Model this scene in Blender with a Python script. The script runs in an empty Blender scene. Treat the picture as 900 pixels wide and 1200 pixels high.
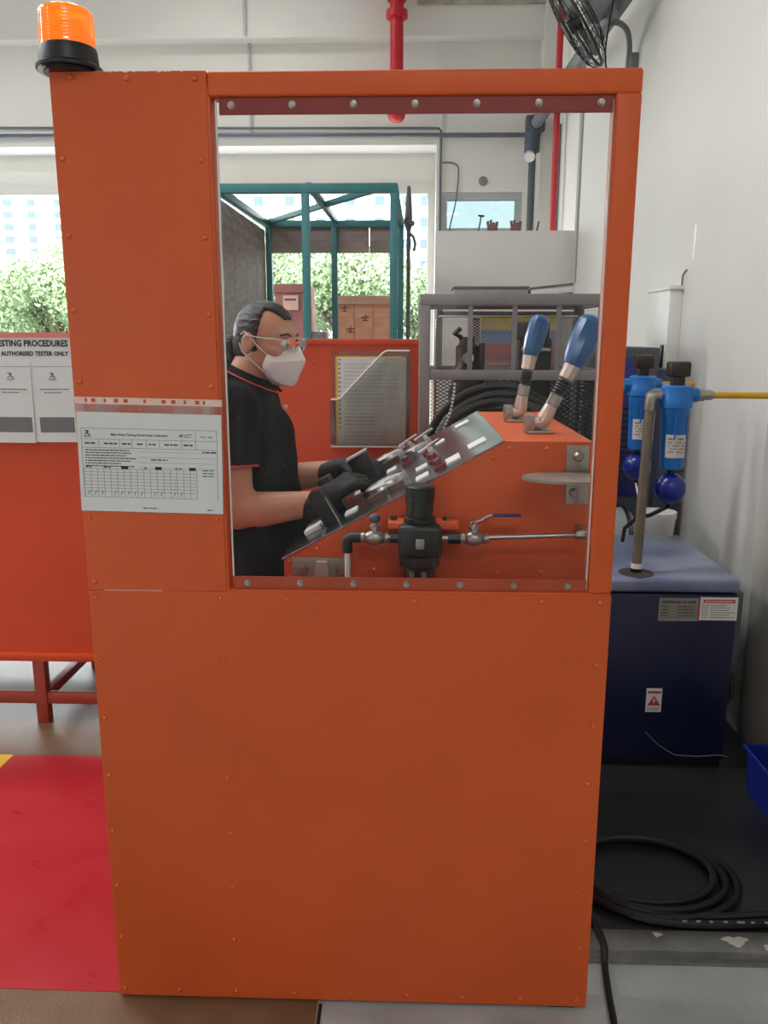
import bpy, bmesh, math, random
import numpy as np
from mathutils import Vector, Matrix, Euler

random.seed(7)
rng = np.random.default_rng(7)
scn = bpy.context.scene
COL = scn.collection
PI = math.pi

# ------------------------------------------------------------------ camera
CAM = Vector((0.6885, -1.6675, 1.5618))
YAW, PITCH, ROLL, FPX = 0.0318, 0.2113, 0.0015, 960.0
fw = Vector((-math.sin(YAW) * math.cos(PITCH), math.cos(YAW) * math.cos(PITCH), -math.sin(PITCH)))
r0 = Vector((math.cos(YAW), math.sin(YAW), 0)); u0 = r0.cross(fw)
rt = r0 * math.cos(ROLL) + u0 * math.sin(ROLL); up = u0 * math.cos(ROLL) - r0 * math.sin(ROLL)
cd = bpy.data.cameras.new('camera'); cam = bpy.data.objects.new('camera', cd); COL.objects.link(cam)
cam.matrix_world = Matrix(((rt.x, up.x, -fw.x, CAM.x), (rt.y, up.y, -fw.y, CAM.y), (rt.z, up.z, -fw.z, CAM.z), (0, 0, 0, 1)))
cd.sensor_fit = 'VERTICAL'; cd.sensor_height = 32.0; cd.sensor_width = 24.0; cd.lens = FPX / 1200 * 32.0
cd.clip_start = 0.02; cd.clip_end = 1500
scn.camera = cam

# ------------------------------------------------------------------ world + exposure
wd = bpy.data.worlds.new('world'); scn.world = wd; wd.use_nodes = True
nt = wd.node_tree; nt.nodes.clear()
out = nt.nodes.new('ShaderNodeOutputWorld'); bg = nt.nodes.new('ShaderNodeBackground')
bg.inputs['Color'].default_value = (0.90, 0.97, 1.0, 1); bg.inputs['Strength'].default_value = 11.0
nt.links.new(bg.outputs[0], out.inputs[0])
vs = scn.view_settings
vs.view_transform = 'Standard'; vs.look = 'None'; vs.gamma = 1.0; vs.exposure = 0.0
vs.use_curve_mapping = False
# unseen ceiling luminaires, several added as fill light: x, y, z, watts
LUMS = [(-1.5, -2.6, 4.3, 4), (1.0, -3.4, 4.3, 42), (-4.4, -2.4, 4.3, 20), (-3.4, 0.3, 4.3, 52), (-3.0, 2.2, 4.3, 75), (-5.6, 1.6, 4.3, 75), (-0.4, 1.0, 4.3, 44), (-0.9, 5.9, 4.9, 10), (-3.6, 4.6, 4.5, 42)]

# ------------------------------------------------------------------ helpers
def lin(c):
    return tuple(((v / 255) / 12.92 if v / 255 <= 0.04045 else ((v / 255 + 0.055) / 1.055) ** 2.4) for v in c)
MATS = {}
def mat(name, rgb, rough=0.5, metal=0.0, var=0.08, vscale=6.0, bump=0.0, bscale=60.0, spec=0.5, rvar=0.1, rgb2=None, stretch=None, coat=0.0, emit=0.0, alpha=None):
    if name in MATS: return MATS[name]
    m = bpy.data.materials.new(name); m.use_nodes = True; MATS[name] = m
    n = m.node_tree.nodes; l = m.node_tree.links; n.clear()
    o = n.new('ShaderNodeOutputMaterial'); b = n.new('ShaderNodeBsdfPrincipled'); l.new(b.outputs[0], o.inputs[0])
    tc = n.new('ShaderNodeTexCoord'); src = tc.outputs['Object']
    if stretch:
        mp = n.new('ShaderNodeMapping'); mp.inputs['Scale'].default_value = stretch; l.new(src, mp.inputs[0]); src = mp.outputs[0]
    c = lin(rgb)
    nz = n.new('ShaderNodeTexNoise'); nz.inputs['Scale'].default_value = vscale; nz.inputs['Detail'].default_value = 5; l.new(src, nz.inputs['Vector'])
    rp = n.new('ShaderNodeValToRGB'); l.new(nz.outputs['Fac'], rp.inputs[0])
    c2 = lin(rgb2) if rgb2 else tuple(min(1, v * (1 + var)) for v in c)
    c1 = c if rgb2 else tuple(v * (1 - var) for v in c)
    rp.color_ramp.elements[0].position = 0.3; rp.color_ramp.elements[1].position = 0.7
    rp.color_ramp.elements[0].color = (*c1, 1); rp.color_ramp.elements[1].color = (*c2, 1)
    l.new(rp.outputs[0], b.inputs['Base Color'])
    b.inputs['Metallic'].default_value = metal
    b.inputs['Specular IOR Level'].default_value = spec
    if coat: b.inputs['Coat Weight'].default_value = coat; b.inputs['Coat Roughness'].default_value = 0.15
    mr = n.new('ShaderNodeMapRange'); l.new(nz.outputs['Fac'], mr.inputs[0])
    mr.inputs['To Min'].default_value = max(0.02, rough * (1 - rvar)); mr.inputs['To Max'].default_value = min(1, rough * (1 + rvar))
    l.new(mr.outputs[0], b.inputs['Roughness'])
    if bump:
        nb = n.new('ShaderNodeTexNoise'); nb.inputs['Scale'].default_value = bscale; nb.inputs['Detail'].default_value = 3; l.new(src, nb.inputs['Vector'])
        bp = n.new('ShaderNodeBump'); bp.inputs['Strength'].default_value = bump; bp.inputs['Distance'].default_value = 0.01
        l.new(nb.outputs['Fac'], bp.inputs['Height']); l.new(bp.outputs[0], b.inputs['Normal'])
    if emit:
        b.inputs['Emission Color'].default_value = (*c, 1); b.inputs['Emission Strength'].default_value = emit
    return m
def clear_mat(name, tint=(1, 1, 1), haze=0.03, rough=0.02, ior=1.45, hazecol=(0.8, 0.8, 0.8)):
    if name in MATS: return MATS[name]
    m = bpy.data.materials.new(name); m.use_nodes = True; MATS[name] = m
    n = m.node_tree.nodes; l = m.node_tree.links; n.clear()
    o = n.new('ShaderNodeOutputMaterial'); t = n.new('ShaderNodeBsdfTransparent'); g = n.new('ShaderNodeBsdfGlossy'); d = n.new('ShaderNodeBsdfDiffuse')
    t.inputs[0].default_value = (*tint, 1); g.inputs['Roughness'].default_value = rough; d.inputs[0].default_value = (*hazecol, 1)
    fr = n.new('ShaderNodeFresnel'); fr.inputs[0].default_value = ior
    tc = n.new('ShaderNodeTexCoord'); nz = n.new('ShaderNodeTexNoise'); nz.inputs['Scale'].default_value = 9; nz.inputs['Detail'].default_value = 8
    mp = n.new('ShaderNodeMapping'); mp.inputs['Scale'].default_value = (3, 1, 0.6); l.new(tc.outputs['Object'], mp.inputs[0]); l.new(mp.outputs[0], nz.inputs['Vector'])
    mr = n.new('ShaderNodeMapRange'); mr.inputs['From Min'].default_value = 0.45; mr.inputs['From Max'].default_value = 0.8
    mr.inputs['To Min'].default_value = haze * 0.4; mr.inputs['To Max'].default_value = haze * 3; l.new(nz.outputs['Fac'], mr.inputs[0])
    m1 = n.new('ShaderNodeMixShader'); l.new(mr.outputs[0], m1.inputs[0]); l.new(t.outputs[0], m1.inputs[1]); l.new(d.outputs[0], m1.inputs[2])
    m2 = n.new('ShaderNodeMixShader'); l.new(fr.outputs[0], m2.inputs[0]); l.new(m1.outputs[0], m2.inputs[1]); l.new(g.outputs[0], m2.inputs[2])
    l.new(m2.outputs[0], o.inputs[0]); return m

WL = {}          # world location of every object (nothing but translations is used on parents)
def V(*a): return Vector(a)
def frame(d, upv=(0, 0, 1)):
    d = Vector(d).normalized(); u = Vector(upv)
    if abs(d.dot(u.normalized())) > 0.98: u = Vector((1, 0, 0)) if abs(d.x) < 0.9 else Vector((0, 1, 0))
    s = u.cross(d).normalized(); t = d.cross(s).normalized(); return s, t, d
def arc(c, r, a0, a1, n, plane='xz'):
    o = []
    for i in range(n + 1):
        a = a0 + (a1 - a0) * i / n; p, q = r * math.cos(a), r * math.sin(a)
        o.append(V(c[0] + p, c[1], c[2] + q) if plane == 'xz' else V(c[0] + p, c[1] + q, c[2]) if plane == 'xy' else V(c[0], c[1] + p, c[2] + q))
    return o
class MB:
    def __init__(s): s.v = []; s.f = []
    def add(s, vs_, fs_, M=None):
        k = len(s.v)
        for p in vs_: s.v.append(tuple(M @ Vector(p)) if M is not None else tuple(p))
        for f in fs_: s.f.append(tuple(i + k for i in f))
        return s
    def box(s, a, b, M=None, bev=0.0, seg=2):
        x0, y0, z0 = (min(a[i], b[i]) for i in range(3)); x1, y1, z1 = (max(a[i], b[i]) for i in range(3))
        vv = [(x0, y0, z0), (x1, y0, z0), (x1, y1, z0), (x0, y1, z0), (x0, y0, z1), (x1, y0, z1), (x1, y1, z1), (x0, y1, z1)]
        ff = [(0, 3, 2, 1), (4, 5, 6, 7), (0, 1, 5, 4), (1, 2, 6, 5), (2, 3, 7, 6), (3, 0, 4, 7)]
        if not bev: return s.add(vv, ff, M)
        bm = bmesh.new(); q = [bm.verts.new(p) for p in vv]
        for f in ff: bm.faces.new([q[i] for i in f])
        bmesh.ops.bevel(bm, geom=bm.edges[:], offset=bev, segments=seg, affect='EDGES', profile=0.5)
        bm.verts.index_update()
        s.add([tuple(p.co) for p in bm.verts], [tuple(p.index for p in f.verts) for f in bm.faces], M); bm.free(); return s
    def bar(s, a, b, w, h, upv=(0, 0, 1), bev=0.0):
        a = Vector(a); b = Vector(b); sd, t, d = frame(b - a, upv); L = (b - a).length
        M = Matrix(((sd.x, t.x, d.x, a.x), (sd.y, t.y, d.y, a.y), (sd.z, t.z, d.z, a.z), (0, 0, 0, 1)))
        return s.box((-w / 2, -h / 2, 0), (w / 2, h / 2, L), M, bev)
    def cyl(s, a, b, ra, rb=None, n=20, cap=True):
        rb = ra if rb is None else rb; return s.lathe(a, b, [(0, ra), (1, rb)], n, cap)
    def lathe(s, a, b, prof, n=24, cap=True):
        # prof: (t along a->b, radius)
        a = Vector(a); b = Vector(b); sd, t, d = frame(b - a); L = b - a; vv = []; ff = []
        for (q, r) in prof:
            for i in range(n):
                an = 2 * PI * i / n; vv.append(a + L * q + sd * (r * math.cos(an)) + t * (r * math.sin(an)))
        for j in range(len(prof) - 1):
            for i in range(n):
                k = (i + 1) % n; ff.append((j * n + i, j * n + k, (j + 1) * n + k, (j + 1) * n + i))
        if cap:
            ff.append(tuple(range(n - 1, -1, -1))); ff.append(tuple((len(prof) - 1) * n + i for i in range(n)))
        return s.add(vv, ff)
    def tube(s, pts, r, n=10, closed=False, radii=None):
        pts = [Vector(p) for p in pts]; m = len(pts); vv = []; ff = []; prev = None
        for j, p in enumerate(pts):
            if closed: d = pts[(j + 1) % m] - pts[j - 1]
            else: d = pts[min(j + 1, m - 1)] - pts[max(j - 1, 0)]
            d.normalize()
            if prev is None: sd, t, _ = frame(d)
            else:
                sd = prev - d * prev.dot(d)
                if sd.length < 1e-6: sd, t, _ = frame(d)
                sd.normalize(); t = d.cross(sd)
            prev = sd; rr = radii[j] if radii else r
            for i in range(n):
                an = 2 * PI * i / n; vv.append(p + sd * (rr * math.cos(an)) + t * (rr * math.sin(an)))
        for j in range(m if closed else m - 1):
            for i in range(n):
                k = (i + 1) % n; q = (j + 1) % m; ff.append((j * n + i, j * n + k, q * n + k, q * n + i))
        if not closed:
            ff.append(tuple(range(n - 1, -1, -1))); ff.append(tuple((m - 1) * n + i for i in range(n)))
        return s.add(vv, ff)
    def prism(s, poly, e, ax='y'):
        # poly in the two other axes (x,z for y) ; e = (lo, hi)
        n = len(poly); vv = []
        for h in e:
            for (p, q) in poly: vv.append((p, h, q) if ax == 'y' else (p, q, h) if ax == 'z' else (h, p, q))
        ff = [tuple(range(n)), tuple(range(2 * n - 1, n - 1, -1))]
        for i in range(n): k = (i + 1) % n; ff.append((i, i + n, k + n, k))
        return s.add(vv, ff)
    def sphere(s, c, r, n=20, m=12, sc=(1, 1, 1)):
        vv = []; ff = []
        for j in range(m + 1):
            th = PI * j / m
            for i in range(n):
                a = 2 * PI * i / n
                vv.append((c[0] + r * sc[0] * math.sin(th) * math.cos(a), c[1] + r * sc[1] * math.sin(th) * math.sin(a), c[2] + r * sc[2] * math.cos(th)))
        for j in range(m):
            for i in range(n): k = (i + 1) % n; ff.append((j * n + i, (j + 1) * n + i, (j + 1) * n + k, j * n + k))
        return s.add(vv, ff)
    def build(s, name, m, parent=None, sharp=35, origin=None):
        me = mesh_of(s.v, s.f, name, sharp); return link(name, me, m, parent, origin)
def mesh_of(v, f, name, sharp=35):
    me = bpy.data.meshes.new(name); me.from_pydata([tuple(p) for p in v], [], [tuple(q) for q in f]); me.update()
    bm = bmesh.new(); bm.from_mesh(me); bmesh.ops.remove_doubles(bm, verts=bm.verts[:], dist=1e-6)
    bmesh.ops.recalc_face_normals(bm, faces=bm.faces[:]); bm.to_mesh(me); bm.free()
    if len(me.polygons):
        me.polygons.foreach_set('use_smooth', [True] * len(me.polygons)); me.set_sharp_from_angle(angle=math.radians(sharp))
    return me
def link(name, me, m, parent=None, origin=None):
    if origin is None:
        a = np.empty(len(me.vertices) * 3); me.vertices.foreach_get('co', a); a = a.reshape(-1, 3)
        lo, hi = a.min(0), a.max(0); c = Vector(((lo + hi) / 2).tolist())
        if parent is None: c.z = float(lo[2])
    else: c = Vector(origin)
    me.transform(Matrix.Translation(-c)); me.materials.clear(); me.materials.append(m)
    return place(name, me, c, parent)
def place(name, me, c, parent=None):
    o = bpy.data.objects.new(name, me); COL.objects.link(o); c = Vector(c)
    o.location = c - (WL[parent.name] if parent else Vector((0, 0, 0))); o.parent = parent; WL[o.name] = c; return o
def thing(name, label, cat, loc, group=None):
    o = bpy.data.objects.new(name, None); COL.objects.link(o); o.location = loc; WL[o.name] = Vector(loc); o.empty_display_size = 0.05
    return tag(o, label, cat, group)
def tag(o, label=None, cat=None, group=None, kind=None):
    if label: o['label'] = label
    if cat: o['category'] = cat
    if group: o['group'] = group
    if kind: o['kind'] = kind
    return o
def text_mb(txt, loc, size, M=None, align='LEFT', bold=0.0, width=None, thick=0.0002):
    """text in the XZ plane facing -Y, left baseline at loc; returned as MB"""
    cu = bpy.data.curves.new('t', 'FONT'); cu.body = txt; cu.size = size; cu.align_x = align; cu.extrude = thick; cu.offset = bold; cu.resolution_u = 2
    ob = bpy.data.objects.new('t', cu); COL.objects.link(ob)
    me = bpy.data.meshes.new_from_object(ob.evaluated_get(bpy.context.evaluated_depsgraph_get()))
    vv = [tuple(v.co) for v in me.vertices]; ff = [tuple(p.vertices) for p in me.polygons]
    bpy.data.objects.remove(ob); bpy.data.curves.remove(cu); bpy.data.meshes.remove(me)
    k = 1.0
    if width and vv: w = max(p[0] for p in vv) - min(p[0] for p in vv); k = width / w
    T = Matrix.Translation(Vector(loc)) @ Matrix.Rotation(PI / 2, 4, 'X') @ Matrix.Scale(k, 4, (1, 0, 0))
    if M is not None: T = M @ T
    b = MB(); b.add(vv, ff, T); return b
def R_at(c, ang, ax):
    c = Vector(c); return Matrix.Translation(c) @ Matrix.Rotation(ang, 4, ax) @ Matrix.Translation(-c)

# ------------------------------------------------------------------ materials
ORANGE = mat('orange_paint', (205, 86, 38), 0.46, var=0.07, vscale=3.0, bump=0.04, bscale=35, rvar=0.25, spec=0.35)
ORANGE2 = mat('orange_paint_chamber', (208, 74, 38), 0.5, var=0.06, vscale=3.0, bump=0.05, bscale=30, spec=0.3)
REDBROWN = mat('red_primer', (128, 44, 36), 0.5, var=0.12, vscale=14)
STEEL = mat('brushed_steel', (176, 178, 182), 0.33, 1.0, var=0.08, vscale=12, stretch=(1, 8, 1))
PLATE = mat('panel_steel', (138, 142, 150), 0.24, 1.0, var=0.12, vscale=7)
ZINC = mat('zinc_fitting', (160, 155, 148), 0.38, 0.9, var=0.15, vscale=30)
CHROME = mat('bright_fitting', (205, 200, 195), 0.2, 1.0, var=0.05)
BLACK = mat('black_plastic', (14, 14, 15), 0.42, var=0.15, vscale=20)
RUBBER = mat('black_rubber', (13, 13, 14), 0.5, var=0.2, vscale=40)
WHITE = mat('white_plastic', (226, 224, 218), 0.45, var=0.03)
PAPER = mat('paper', (214, 214, 212), 0.7, var=0.03, vscale=9)
INK = mat('ink', (38, 38, 42), 0.7, var=0.0)
INKG = mat('grey_ink', (112, 110, 112), 0.7, var=0.05)
WALL = mat('wall_paint', (222, 220, 214), 0.75, var=0.03, vscale=1.2, bump=0.02, bscale=25)
WALLN = mat('wall_paint_dirty', (200, 196, 184), 0.8, var=0.0, rgb2=(216, 213, 204), vscale=4, bump=0.05, bscale=20)
GREYP = mat('grey_paint', (126, 122, 122), 0.5, var=0.07, vscale=8)
TEAL = mat('teal_paint', (38, 112, 116), 0.5, var=0.12, vscale=10)
PLY = mat('weathered_plywood', (156, 140, 134), 0.8, var=0.0, rgb2=(126, 112, 108), vscale=5, stretch=(1, 1, 6))
CRATEW = mat('crate_wood', (232, 168, 134), 0.75, var=0.0, rgb2=(206, 142, 112), vscale=6, stretch=(1, 1, 5))
CRATED = mat('crate_wood_brown', (172, 116, 108), 0.75, var=0.1, vscale=6)
REDPIPE = mat('red_pipe_paint', (190, 22, 40), 0.4, var=0.06)
NAVY = mat('navy_paint', (17, 25, 60), 0.38, var=0.10, vscale=5, bump=0.03, bscale=80)
NAVYTOP = mat('navy_paint_sheen', (92, 102, 138), 0.3, var=0.0, rgb2=(148, 154, 174), vscale=4)  # lid tone lightened to paint in its reflected daylight sheen
FBLUE = mat('filter_blue', (24, 108, 186), 0.35, var=0.05)
GRIP = mat('grip_blue', (22, 84, 140), 0.3, var=0.08, vscale=20, coat=0.3)
BALLB = mat('drain_blue', (16, 40, 130), 0.25, var=0.05)
YELLOW = mat('yellow_hose', (206, 160, 24), 0.45, var=0.05)
SKIN = mat('skin', (196, 142, 116), 0.5, var=0.06, vscale=15)
HAIR = mat('hair_black', (24, 22, 24), 0.35, var=0.25, vscale=60, stretch=(0.3, 3, 1), bump=0.4, bscale=120)
SHIRT = mat('black_cotton', (19, 19, 23), 0.9, var=0.1, vscale=14, spec=0.1)
TROUS = mat('dark_trousers', (26, 27, 31), 0.9, var=0.1, vscale=12, spec=0.1)
GLOVE = mat('black_glove', (19, 19, 21), 0.65, var=0.2, vscale=30, bump=0.2, bscale=90)
MASKW = mat('mask_fabric', (232, 230, 228), 0.8, var=0.02)
TRIMR = mat('red_piping', (196, 64, 62), 0.7, var=0.05)
PVC = clear_mat('clear_acrylic', haze=0.005, ior=1.25, hazecol=(0.75, 0.78, 0.8))
PVCH = clear_mat('holder_acrylic', haze=0.05, tint=(0.97, 0.97, 0.94))
GLASS = clear_mat('window_glass', tint=(0.272, 0.312, 0.312), haze=0.01)
LENSG = clear_mat('lens_glass', tint=(0.92, 0.92, 0.94), haze=0.10, ior=1.3)
SLEEVE = clear_mat('plastic_sleeve', haze=0.10, ior=1.45, rough=0.1)

# ================================================================== SETTING
def struct(o): o['kind'] = 'structure'; return o
FLOORC = mat('concrete_floor', (148, 152, 150), 0.5, var=0.0, rgb2=(180, 184, 182), vscale=5, bump=0.08, bscale=60)
FLOORD = mat('dark_floor', (34, 35, 36), 0.4, var=0.0, rgb2=(46, 48, 50), vscale=3)
BROWNF = mat('brown_floor', (106, 80, 58), 0.42, var=0.0, rgb2=(120, 92, 68), vscale=8, bump=0.12, bscale=160)
REDF = mat('red_floor_paint', (176, 34, 42), 0.3, var=0.06, vscale=6, bump=0.04, bscale=90, rvar=0.3)
YELF = mat('yellow_floor_paint', (226, 190, 20), 0.4, var=0.06)
fl = struct(MB().box((-7.0, -7.0, -0.12), (2.6, 7.5, 0.0)).build('floor', FLOORC))
fl['label'] = 'grey concrete workshop floor'
MB().prism([(-7, -0.75), (0.478, -0.75), (0.478, 0.074), (-7, 0.074)], (0.0, 0.0035), 'z').build('brown_floor_strip', BROWNF, fl)
MB().prism([(-0.86, 0.015), (0.0, 0.012), (0.0, 0.075), (0.45, 0.075), (0.45, 1.135), (-0.806, 1.135)], (0.0, 0.005), 'z').build('red_painted_area', REDF, fl)
MB().box((-7.0, 1.136, 0.0), (0.7, 2.05, 0.004)).build('brown_floor_strip', BROWNF, fl)
MB().prism([(-0.96, 0.015), (-0.861, 0.015), (-0.807, 1.135), (-0.92, 1.135)], (0.0, 0.006), 'z').build('yellow_line', YELF, fl)
MB().box((0.482, -0.75, 0.0), (0.49, -0.005, 0.002)).build('floor_joint', BLACK, fl)

ce = struct(MB().box((-7.0, -7.0, 5.4), (2.6, 7.9, 5.5)).build('ceiling', mat('ceiling_paint', (205, 203, 198), 0.85, var=0.03)))
wr = struct(MB().box((2.05, -7.0, 0.0), (2.6, 7.5, 5.4)).build('wall_right', WALL))
MB().box((1.998, -2.2, 0.0), (2.06, 1.385, 5.4), bev=0.004).build('pilaster', WALLN, wr)
struct(MB().box((-7.2, -7.0, 0.0), (-7.0, 7.9, 5.4)).build('wall_left', WALL))
struct(MB().box((-7.0, -7.2, 2.4), (2.6, -7.0, 5.4)).box((-3.1, -7.2, 0.0), (2.6, -7.0, 2.4)).box((-7.0, -7.2, 0.0), (-4.0, -7.0, 2.4)).build('wall_rear', WALL))  # unseen rear wall; its opening is added to let daylight in
wb = struct(MB().box((0.93, 7.08, 0.0), (0.985, 7.6, 5.4)).box((0.985, 7.1, 0.0), (1.80, 7.5, 2.595)).box((0.985, 7.1, 2.985), (1.80, 7.5, 5.4))
            .box((1.80, 7.1, 0.0), (2.05, 7.5, 5.4)).box((-7.0, 7.5, 3.12), (0.93, 7.7, 5.4)).build('wall_back', WALL))
MB().box((-7.0, 7.1, 3.43), (0.93, 7.5, 5.4)).build('beam', WALL, wb)
MB().box((-7.0, 6.92, 4.36), (2.05, 7.1, 5.4)).build('upper_beam', WALL, wb)
MB().box((0.72, 6.88, 4.62), (1.93, 6.93, 5.4)).build('concrete_beam_end', mat('raw_concrete', (150, 143, 130), 0.9, var=0.0, rgb2=(186, 180, 168), vscale=9, bump=0.4, bscale=40), wb)
MB().box((1.93, 6.86, 0.0), (2.05, 7.1, 5.4)).build('corner_column', WALL, wb)
# shutter door frame (large opening) and small window
d1 = struct(MB().box((0.855, 7.46, 0.0), (0.929, 7.62, 3.119)).box((-7, 7.46, 3.03), (0.854, 7.62, 3.119)).build('door_1', mat('door_frame', (206, 206, 200), 0.6, var=0.03)))
d1['label'] = 'white frame of the wide doorway open to daylight'
FRAMEW = mat('aluminium_frame', (178, 184, 184), 0.45, 0.2, var=0.04)
w1 = struct(MB().box((0.985, 7.16, 2.595), (1.80, 7.22, 2.645)).box((0.985, 7.16, 2.915), (1.80, 7.22, 2.985)).box((0.985, 7.16, 2.6455), (1.045, 7.22, 2.9145)).box((1.735, 7.16, 2.6455), (1.80, 7.22, 2.9145)).build('window_1', FRAMEW))
w1['label'] = 'small aluminium framed window high on the back wall'
MB().box((1.04, 7.185, 2.64), (1.74, 7.193, 2.92)).build('pane', GLASS, w1)
wp = struct(MB().box((0.885, 5.5, 0.0), (2.05, 5.58, 2.42), bev=0.003).build('wall_partition', WALL))

# dark platform at right of the screen, with metal kerb
pf = thing('equipment_platform', 'low dark grey platform under the navy dryer with a metal front kerb', 'platform', (1.6, 0.7, 0))
MB().prism([(1.13, 0.235), (1.997, 0.235), (1.997, 3.2), (1.612, 3.2), (1.612, 2.15), (1.13, 2.15)], (0.0, 0.022), 'z').build('deck', FLOORD, pf)
MB().box((1.135, 0.16, 0.0), (1.997, 0.235, 0.034), bev=0.004).build('kerb', mat('kerb_metal', (108, 108, 106), 0.35, 0.7, var=0.0, rgb2=(150, 150, 150), vscale=7), pf)
MB().box((1.12, 0.148, 0.0), (1.997, 0.16, 0.01)).build('edge_strip', ZINC, pf)
for k, (x0, x1, y0, y1) in enumerate([(1.50, 1.58, 0.175, 0.222), (1.33, 1.36, 0.205, 0.226), (1.60, 1.63, 0.165, 0.19)]):
    b = MB(); n = 26; pts = []
    for i in range(n):
        a = 2 * PI * i / n; rr = 0.72 + 0.18 * math.sin(3 * a + k) + 0.10 * math.sin(7 * a + 2 * k)
        pts.append(((x0 + x1) / 2 + (x1 - x0) / 2 * rr * math.cos(a), (y0 + y1) / 2 + (y1 - y0) / 2 * rr * math.sin(a)))
    b.prism(pts, (0.034, 0.0355), 'z').build('worn_patch', mat('worn_white', (205, 203, 198), 0.3, 0.3, var=0.1), pf)

# ================================================================== SAFETY SCREEN
SW, SH = 1.116, 2.05
X0, X1, Z0, Z1 = 0.3075, 1.0675, 1.0316, 2.005
sc = thing('safety_screen', 'tall orange steel safety screen with a clear window and riveted panels', 'safety screen', (SW / 2, 0.02, 0))
rivet_me = None
def dome(r, h, n=10):
    b = MB(); b.lathe((0, 0, 0), (0, -h, 0), [(-0.3, r), (0.0, r), (0.55, r * 0.86), (0.9, r * 0.45), (1.0, r * 0.1)], n); return b
rivet_me = mesh_of(dome(0.0062, 0.0046).v, dome(0.0062, 0.0046).f, 'rivet'); rivet_me.materials.append(mat('rivet_paint', (208, 92, 46), 0.22, var=0.15, vscale=80))
def rivets(parent, pts, y=0.0):
    for (x, z) in pts: place('rivet', rivet_me, (x, y, z), parent)
up_ = MB().box((0.0, 0.0, Z0 - 0.004), (0.2985, 0.003, SH), bev=0.0008, seg=1).build('upper_panel', ORANGE, sc)
lo_ = MB().box((0.0, -0.0004, 0.008), (SW, 0.003, Z0 - 0.0055), bev=0.0008, seg=1).build('lower_panel', ORANGE, sc)
rivets(up_, [(0.014, z) for z in (1.896, 1.754, 1.612, 1.470, 1.186, 1.045)] + [(0.284, z) for z in (1.892, 1.750, 1.604, 1.462, 1.185, 1.044)] + [(0.04, 2.04), (0.148, 2.038), (0.277, 2.036)])
zz = [1.0115 - 0.1405 * i for i in range(8)]
rivets(lo_, [(0.014, z) for z in zz] + [(0.284, z) for z in zz] + [(1.092, z) for z in zz] + [(x, 0.027) for x in (0.147, 0.423, 0.556, 0.692, 0.824, 0.961)] + [(0.429, 1.011), (0.70, 1.011), (0.97, 1.011)], -0.0004)
for i in range(14):
    cx_ = random.uniform(0.10, 0.285); w_ = random.uniform(0.003, 0.013); h_ = random.uniform(0.0012, 0.0034)
    MB().prism([(cx_, SH), (cx_ + w_, SH), (cx_ + w_ * 0.85, SH - h_), (cx_ + w_ * 0.45, SH - h_ * 0.5), (cx_ + w_ * 0.2, SH - h_)], (-0.0003, 0.002)).build('paint_chip', mat('bare_primer', (226, 206, 196), 0.5, var=0.1, vscale=40), up_)
MB().box((0.035, -0.0003, Z0 - 0.0050), (0.16, 0.002, Z0 - 0.0038)).build('seam_scratch', MATS['bare_primer'], up_)
T = 0.05
MB().box((0.2995, 0.0006, Z1), (SW, T, SH), bev=0.006, seg=3).build('top_rail', ORANGE, sc)
MB().box((X1, 0.0006, Z0 - 0.003), (SW, T, Z1 + 0.003), bev=0.006, seg=3).build('right_post', ORANGE, sc)
MB().box((0.262, 0.0032, 0.008), (X0 - 0.003, T, Z1 + 0.02), bev=0.005).build('inner_post', ORANGE, sc)
MB().box((0.001, 0.0032, 0.008), (0.05, T, SH), bev=0.004).build('left_post', ORANGE, sc)
MB().box((0.0, 0.0032, SH - 0.05), (0.30, T, SH), bev=0.004).build('top_cap', ORANGE, sc)
MB().box((0.29, 0.0032, Z0 - 0.05), (SW, T, Z0 + 0.0005), bev=0.006).build('sill_rail', ORANGE, sc)
MB().box((X1 + 0.001, 0.0032, 0.008), (SW, T, Z0 - 0.01), bev=0.004).build('lower_post', ORANGE, sc)
MB().box((0.02, 0.0032, 0.008), (SW - 0.01, T, 0.06), bev=0.004).build('bottom_rail', ORANGE, sc)
for x in (0.08, 1.06): MB().box((x - 0.03, 0.006, 0.0), (x + 0.03, 0.05, 0.012)).build('foot_plate', BLACK, sc)
MB().box((X0 + 0.006, 0.0115, Z0 + 0.001), (X1 - 0.004, 0.0155, Z1 - 0.001)).build('window_pane', PVC, sc)
for xe in (X0 + 0.0035, X1 - 0.0045): MB().box((xe, 0.0112, Z0 + 0.004), (xe + 0.003, 0.0158, Z1 - 0.004)).build('edge_glint', mat('painted_glint', (216, 212, 206), 0.2, var=0.05), sc)  # pale strips stand in for bright reflections at the pane's sides
bolt_b = MB(); bolt_b.lathe((0, 0, 0), (0, -0.006, 0), [(0, 0.0072), (0.3, 0.0072), (0.35, 0.0050), (0.95, 0.0046), (1.0, 0.0022)], 12)
bolt_me = mesh_of(bolt_b.v, bolt_b.f, 'bolt'); bolt_me.materials.append(ZINC)
cs1 = MB().box((X0 + 0.012, 0.008, Z1 - 0.031), (X1 - 0.003, 0.0113, Z1 - 0.0005), bev=0.0008, seg=1).build('clamp_strip', REDBROWN, sc)
cs2 = MB().box((X0 + 0.004, 0.008, Z0 + 0.001), (X1 - 0.004, 0.0113, Z0 + 0.0275), bev=0.0008, seg=1).build('clamp_strip', mat('orange_strip', (166, 66, 34), 0.5, var=0.15, vscale=10), sc)
for i in range(7):
    place('bolt', bolt_me, (0.343 + 0.1165 * i, 0.008, Z1 - 0.014), cs1)
    place('bolt', bolt_me, (0.343 + 0.1135 * i, 0.008, Z0 + 0.0135), cs2)

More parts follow.
